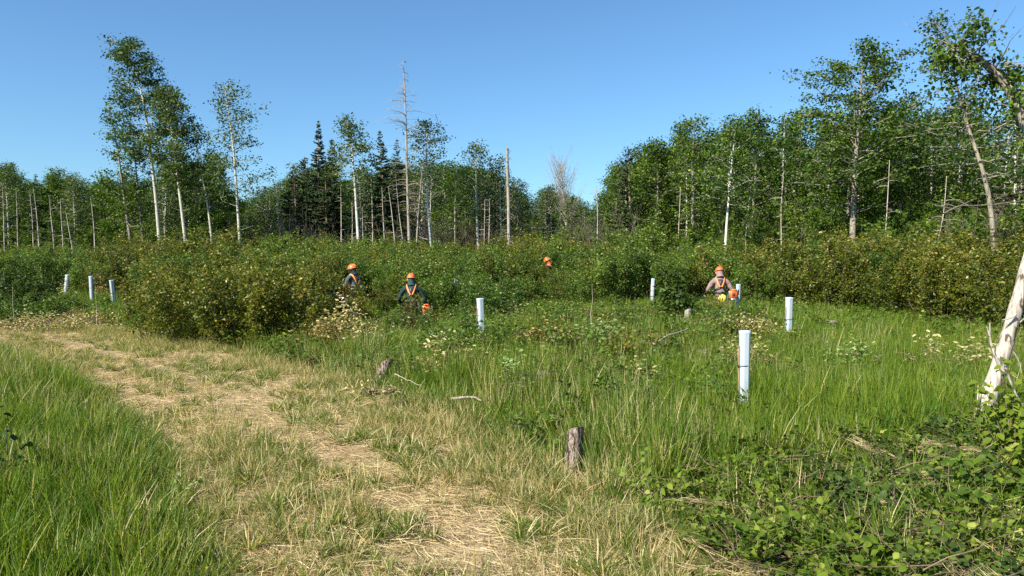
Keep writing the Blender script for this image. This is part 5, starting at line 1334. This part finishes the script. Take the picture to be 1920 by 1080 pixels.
    cb = Buf(); t = np.linspace(-PI - .35, .35, 15); rows = [(1.0, .035), (.98, -.04), (1.02, -.11), (1.25, -.17)]
    V = np.vstack([np.stack([.102 * k * np.cos(t), .122 * k * np.sin(t), z + 0 * t], 1) for k, z in rows]); i = np.arange(14)
    cb.add(V, np.vstack([np.stack([r_ * 15 + i, r_ * 15 + i + 1, r_ * 15 + 16 + i, r_ * 15 + 15 + i], -1) for r_ in range(3)])); V = V * np.array([.96, .96, 1])
    cb.add(V, np.vstack([np.stack([r_ * 15 + i, r_ * 15 + 15 + i, r_ * 15 + 16 + i, r_ * 15 + i + 1], -1) for r_ in range(3)])); hp(cb).obj('neck_cape', cape, e, smooth=True)
    # harness: back plate, hip belt, shoulder straps front and back
    Rb = np.array(Matrix.Rotation(-bend, 3, 'X')); o0 = up(0)
    def bp(buf): buf.V = [v_ @ Rb.T + o0 for v_ in buf.V]; return buf
    if straps:
        pb = Buf(); add_box(pb, (0, -.150, .36), (.14, .02, .22)); add_ellipsoid(pb, (0, -.158, .36), (.05, .02, .075), 12, 6); bp(pb).obj('harness_plate', M['darkmetal'], e)
        def strap(pts, w, mat, nm):
            p = np.array(pts, float); t = np.linspace(0, 1, 14); q = np.stack([np.interp(t, np.linspace(0, 1, len(p)), p[:, k]) for k in range(3)], 1)
            for _ in range(2): q[1:-1] = (q[:-2] + 2 * q[1:-1] + q[2:]) / 4
            T = nrm(np.gradient(q, axis=0)); out_ = nrm(q * np.array([1, 1, 0]) + 1e-6); S = nrm(np.cross(T, out_))
            sb_ = Buf(); V = np.stack([q - S * w / 2, q + S * w / 2, q + S * w / 2 + out_ * .009, q - S * w / 2 + out_ * .009], 1).reshape(-1, 3); i = np.arange(13)[:, None] * 4; j = np.arange(4)[None, :]; j2 = (j + 1) % 4
            sb_.add(V, np.stack([i + j, i + j2, i + 4 + j2, i + 4 + j], -1)); bp(sb_).obj(nm, mat, e)
        for s in (-1, 1):
            strap([(s * .03, -.155, .24), (s * .09, -.155, .38), (s * .13, -.11, .52), (s * .13, 0, .565), (s * .125, .12, .47), (s * .10, .16, .30), (s * .08, .15, .12)], .045, M['orange_strap'], 'shoulder_strap')
            strap([(s * .02, -.150, .25), (s * .13, -.12, .18), (s * .185, 0, .14), (s * .12, .14, .12)], .035, M['black'], 'side_strap')
        t = np.linspace(0, 2 * PI, 17); strap([(.185 * math.sin(a), -.145 * math.cos(a), .08) for a in t], .05, M['black'], 'hip_belt')
        hb = Buf(); add_box(hb, (.205, .02, -.08), (.03, .14, .22)); bp(hb).obj('hip_pad', M['dgrey'], e)
    return e, up

def brush_saw(px, d, z, rz, label, name='brush_saw', tip_drop=.62, roll=0):
    """engine at the origin, shaft running forward (+Y) and down to the blade"""
    X = (px - 960) / FPX * d; e = empty(name, (X, d, gzf(X, d) + z), rz); tag(e, label, 'brush saw')
    b = Buf(); add_box(b, (0, -.02, 0), (.20, .16, .22), bev=.25); add_box(b, (.01, -.06, .13), (.12, .10, .06), bev=.3); b.obj('engine_cover', M['orange'], e)
    b = Buf(); add_box(b, (0, .10, -.01), (.22, .10, .24), bev=.2); add_box(b, (0, -.02, -.14), (.17, .17, .07), bev=.3); b.obj('engine_block', M['silver'], e)
    b = Buf()
    for k in range(5): add_box(b, (0, -.105, -.06 + k * .03), (.11, .012, .010))
    add_ellipsoid(b, (0, -.10, .0), (.03, .02, .03), 12, 6); b.obj('starter_grille', M['black'], e)
    tip = np.array([-.25, 1.35, -tip_drop]); st = np.array([0, .14, 0]); t = np.linspace(0, 1, 6)[:, None]
    b = Buf(); tubes(b, st + (tip - st) * t, np.full(6, .015), 8); b.obj('shaft', M['silver'], e, smooth=True)
    b = Buf(); m = st + (tip - st) * .28
    for s in (-1, 1):
        q = np.array([m, m + V3(s * .18, 0, .03), m + V3(s * .30, -.02, .14), m + V3(s * .30, -.08, .26)]); tubes(b, q, np.full(4, .012), 7)
    b.obj('handlebar', M['darkmetal'], e, smooth=True)
    for s in (-1, 1):
        b = Buf(); q = np.array([m + V3(s * .30, -.055, .20), m + V3(s * .30, -.09, .30)]); tubes(b, np.array([q[0], (q[0] + q[1]) / 2, q[1]]), np.array([.018, .02, .018]), 8); b.obj('handle_grip', M['black'], e, smooth=True)
    b = Buf(); n_ = 44; a = np.arange(n_) * 2 * PI / n_; rr = np.where(np.arange(n_) % 2, .112, .098); c = tip + V3(0, .03, -.03)
    o_ = np.stack([rr * np.cos(a), rr * np.sin(a), 0 * a], 1); i_ = o_ * .2; j = np.arange(n_); j2 = (j + 1) % n_
    b.add(np.vstack([o_ + c, i_ + c, i_ + c - V3(0, 0, .003), o_ + c - V3(0, 0, .003)]), np.vstack([np.stack([k * n_ + j, k * n_ + j2, (k + 1) * n_ % (4 * n_) + j2, (k + 1) * n_ % (4 * n_) + j], -1) for k in range(4)])); b.obj('saw_blade', M['silver'], e)
    b = Buf(); a = np.linspace(-2.6, -.5, 9); V = np.vstack([np.stack([.12 * np.cos(a), .12 * np.sin(a), z_ + 0 * a], 1) for z_ in (-.02, .02)] + [np.stack([.04 * np.cos(a), .04 * np.sin(a), .025 + 0 * a], 1)]) + c
    i = np.arange(8); b.add(V, np.vstack([np.stack([k * 9 + i, k * 9 + i + 1, k * 9 + 10 + i, k * 9 + 9 + i], -1) for k in range(2)])); b.obj('blade_guard', M['orange'], e)
    return e

worker(771, 20.5, .12, 'nearest worker seen from behind in dark green jacket with orange helmet and harness', 1, M['dgreen'], M['trouser'], M['neck'], bend=.2, leg=.92, stance=.26, arms=((-.28, .34, .86), (.36, .28, .80)))
brush_saw(799, 20.35, .72, .1, 'orange brush saw held at the right hip of the nearest worker')
worker(666, 23.6, .9, 'worker half hidden in the thicket with orange helmet and slate jacket, turned left', 2, M['dgrey'], M['trouser'], M['dgreen'], bend=.16, look=(.35, .1))
brush_saw(643, 23.0, .88, 1.3, 'orange saw showing through the leaves left of the half-hidden worker')
worker(1351, 21.8, -.1, 'worker in dusty pink clothes with orange helmet beside a small white tube on the right', 3, M['pink'], M['tan'], M['pink'], bend=.2, look=(.1, .25), leg=.96, arms=((-.30, .30, .95), (.33, .25, .90)))
brush_saw(1375, 21.5, .95, -.1, 'orange brush saw at the right side of the worker in dusty pink')
worker(1034, 33.0, 1.2, 'farthest worker in red with orange helmet, almost swallowed by the thicket', 4, M['redcl'], M['trouser'], M['redcl'], bend=.25, look=(.1, .2))
# yellow pouch hanging at the right worker's back
X = (1355 - 960) / FPX * 21.45
b = Buf(); add_ellipsoid(b, (0, 0, 0), (.115, .07, .13), 16, 12); pouch = b.obj('fuel_pouch', M['yellow'], smooth=True); pouch.location = (X, 21.45, gzf(X, 21.5) + .84); pouch.rotation_euler = (0, .35, 0)
tag(pouch, 'round yellow pouch hanging behind the worker in dusty pink', 'pouch')
b = Buf(); add_ellipsoid(b, (-.02, -.066, .0), (.022, .012, .02), 8, 6); b.obj('dark_badge', M['black'], pouch)
b = Buf(); add_box(b, (0, 0, .13), (.07, .05, .04)); b.obj('pouch_flap', M['black'], pouch)
print('done')
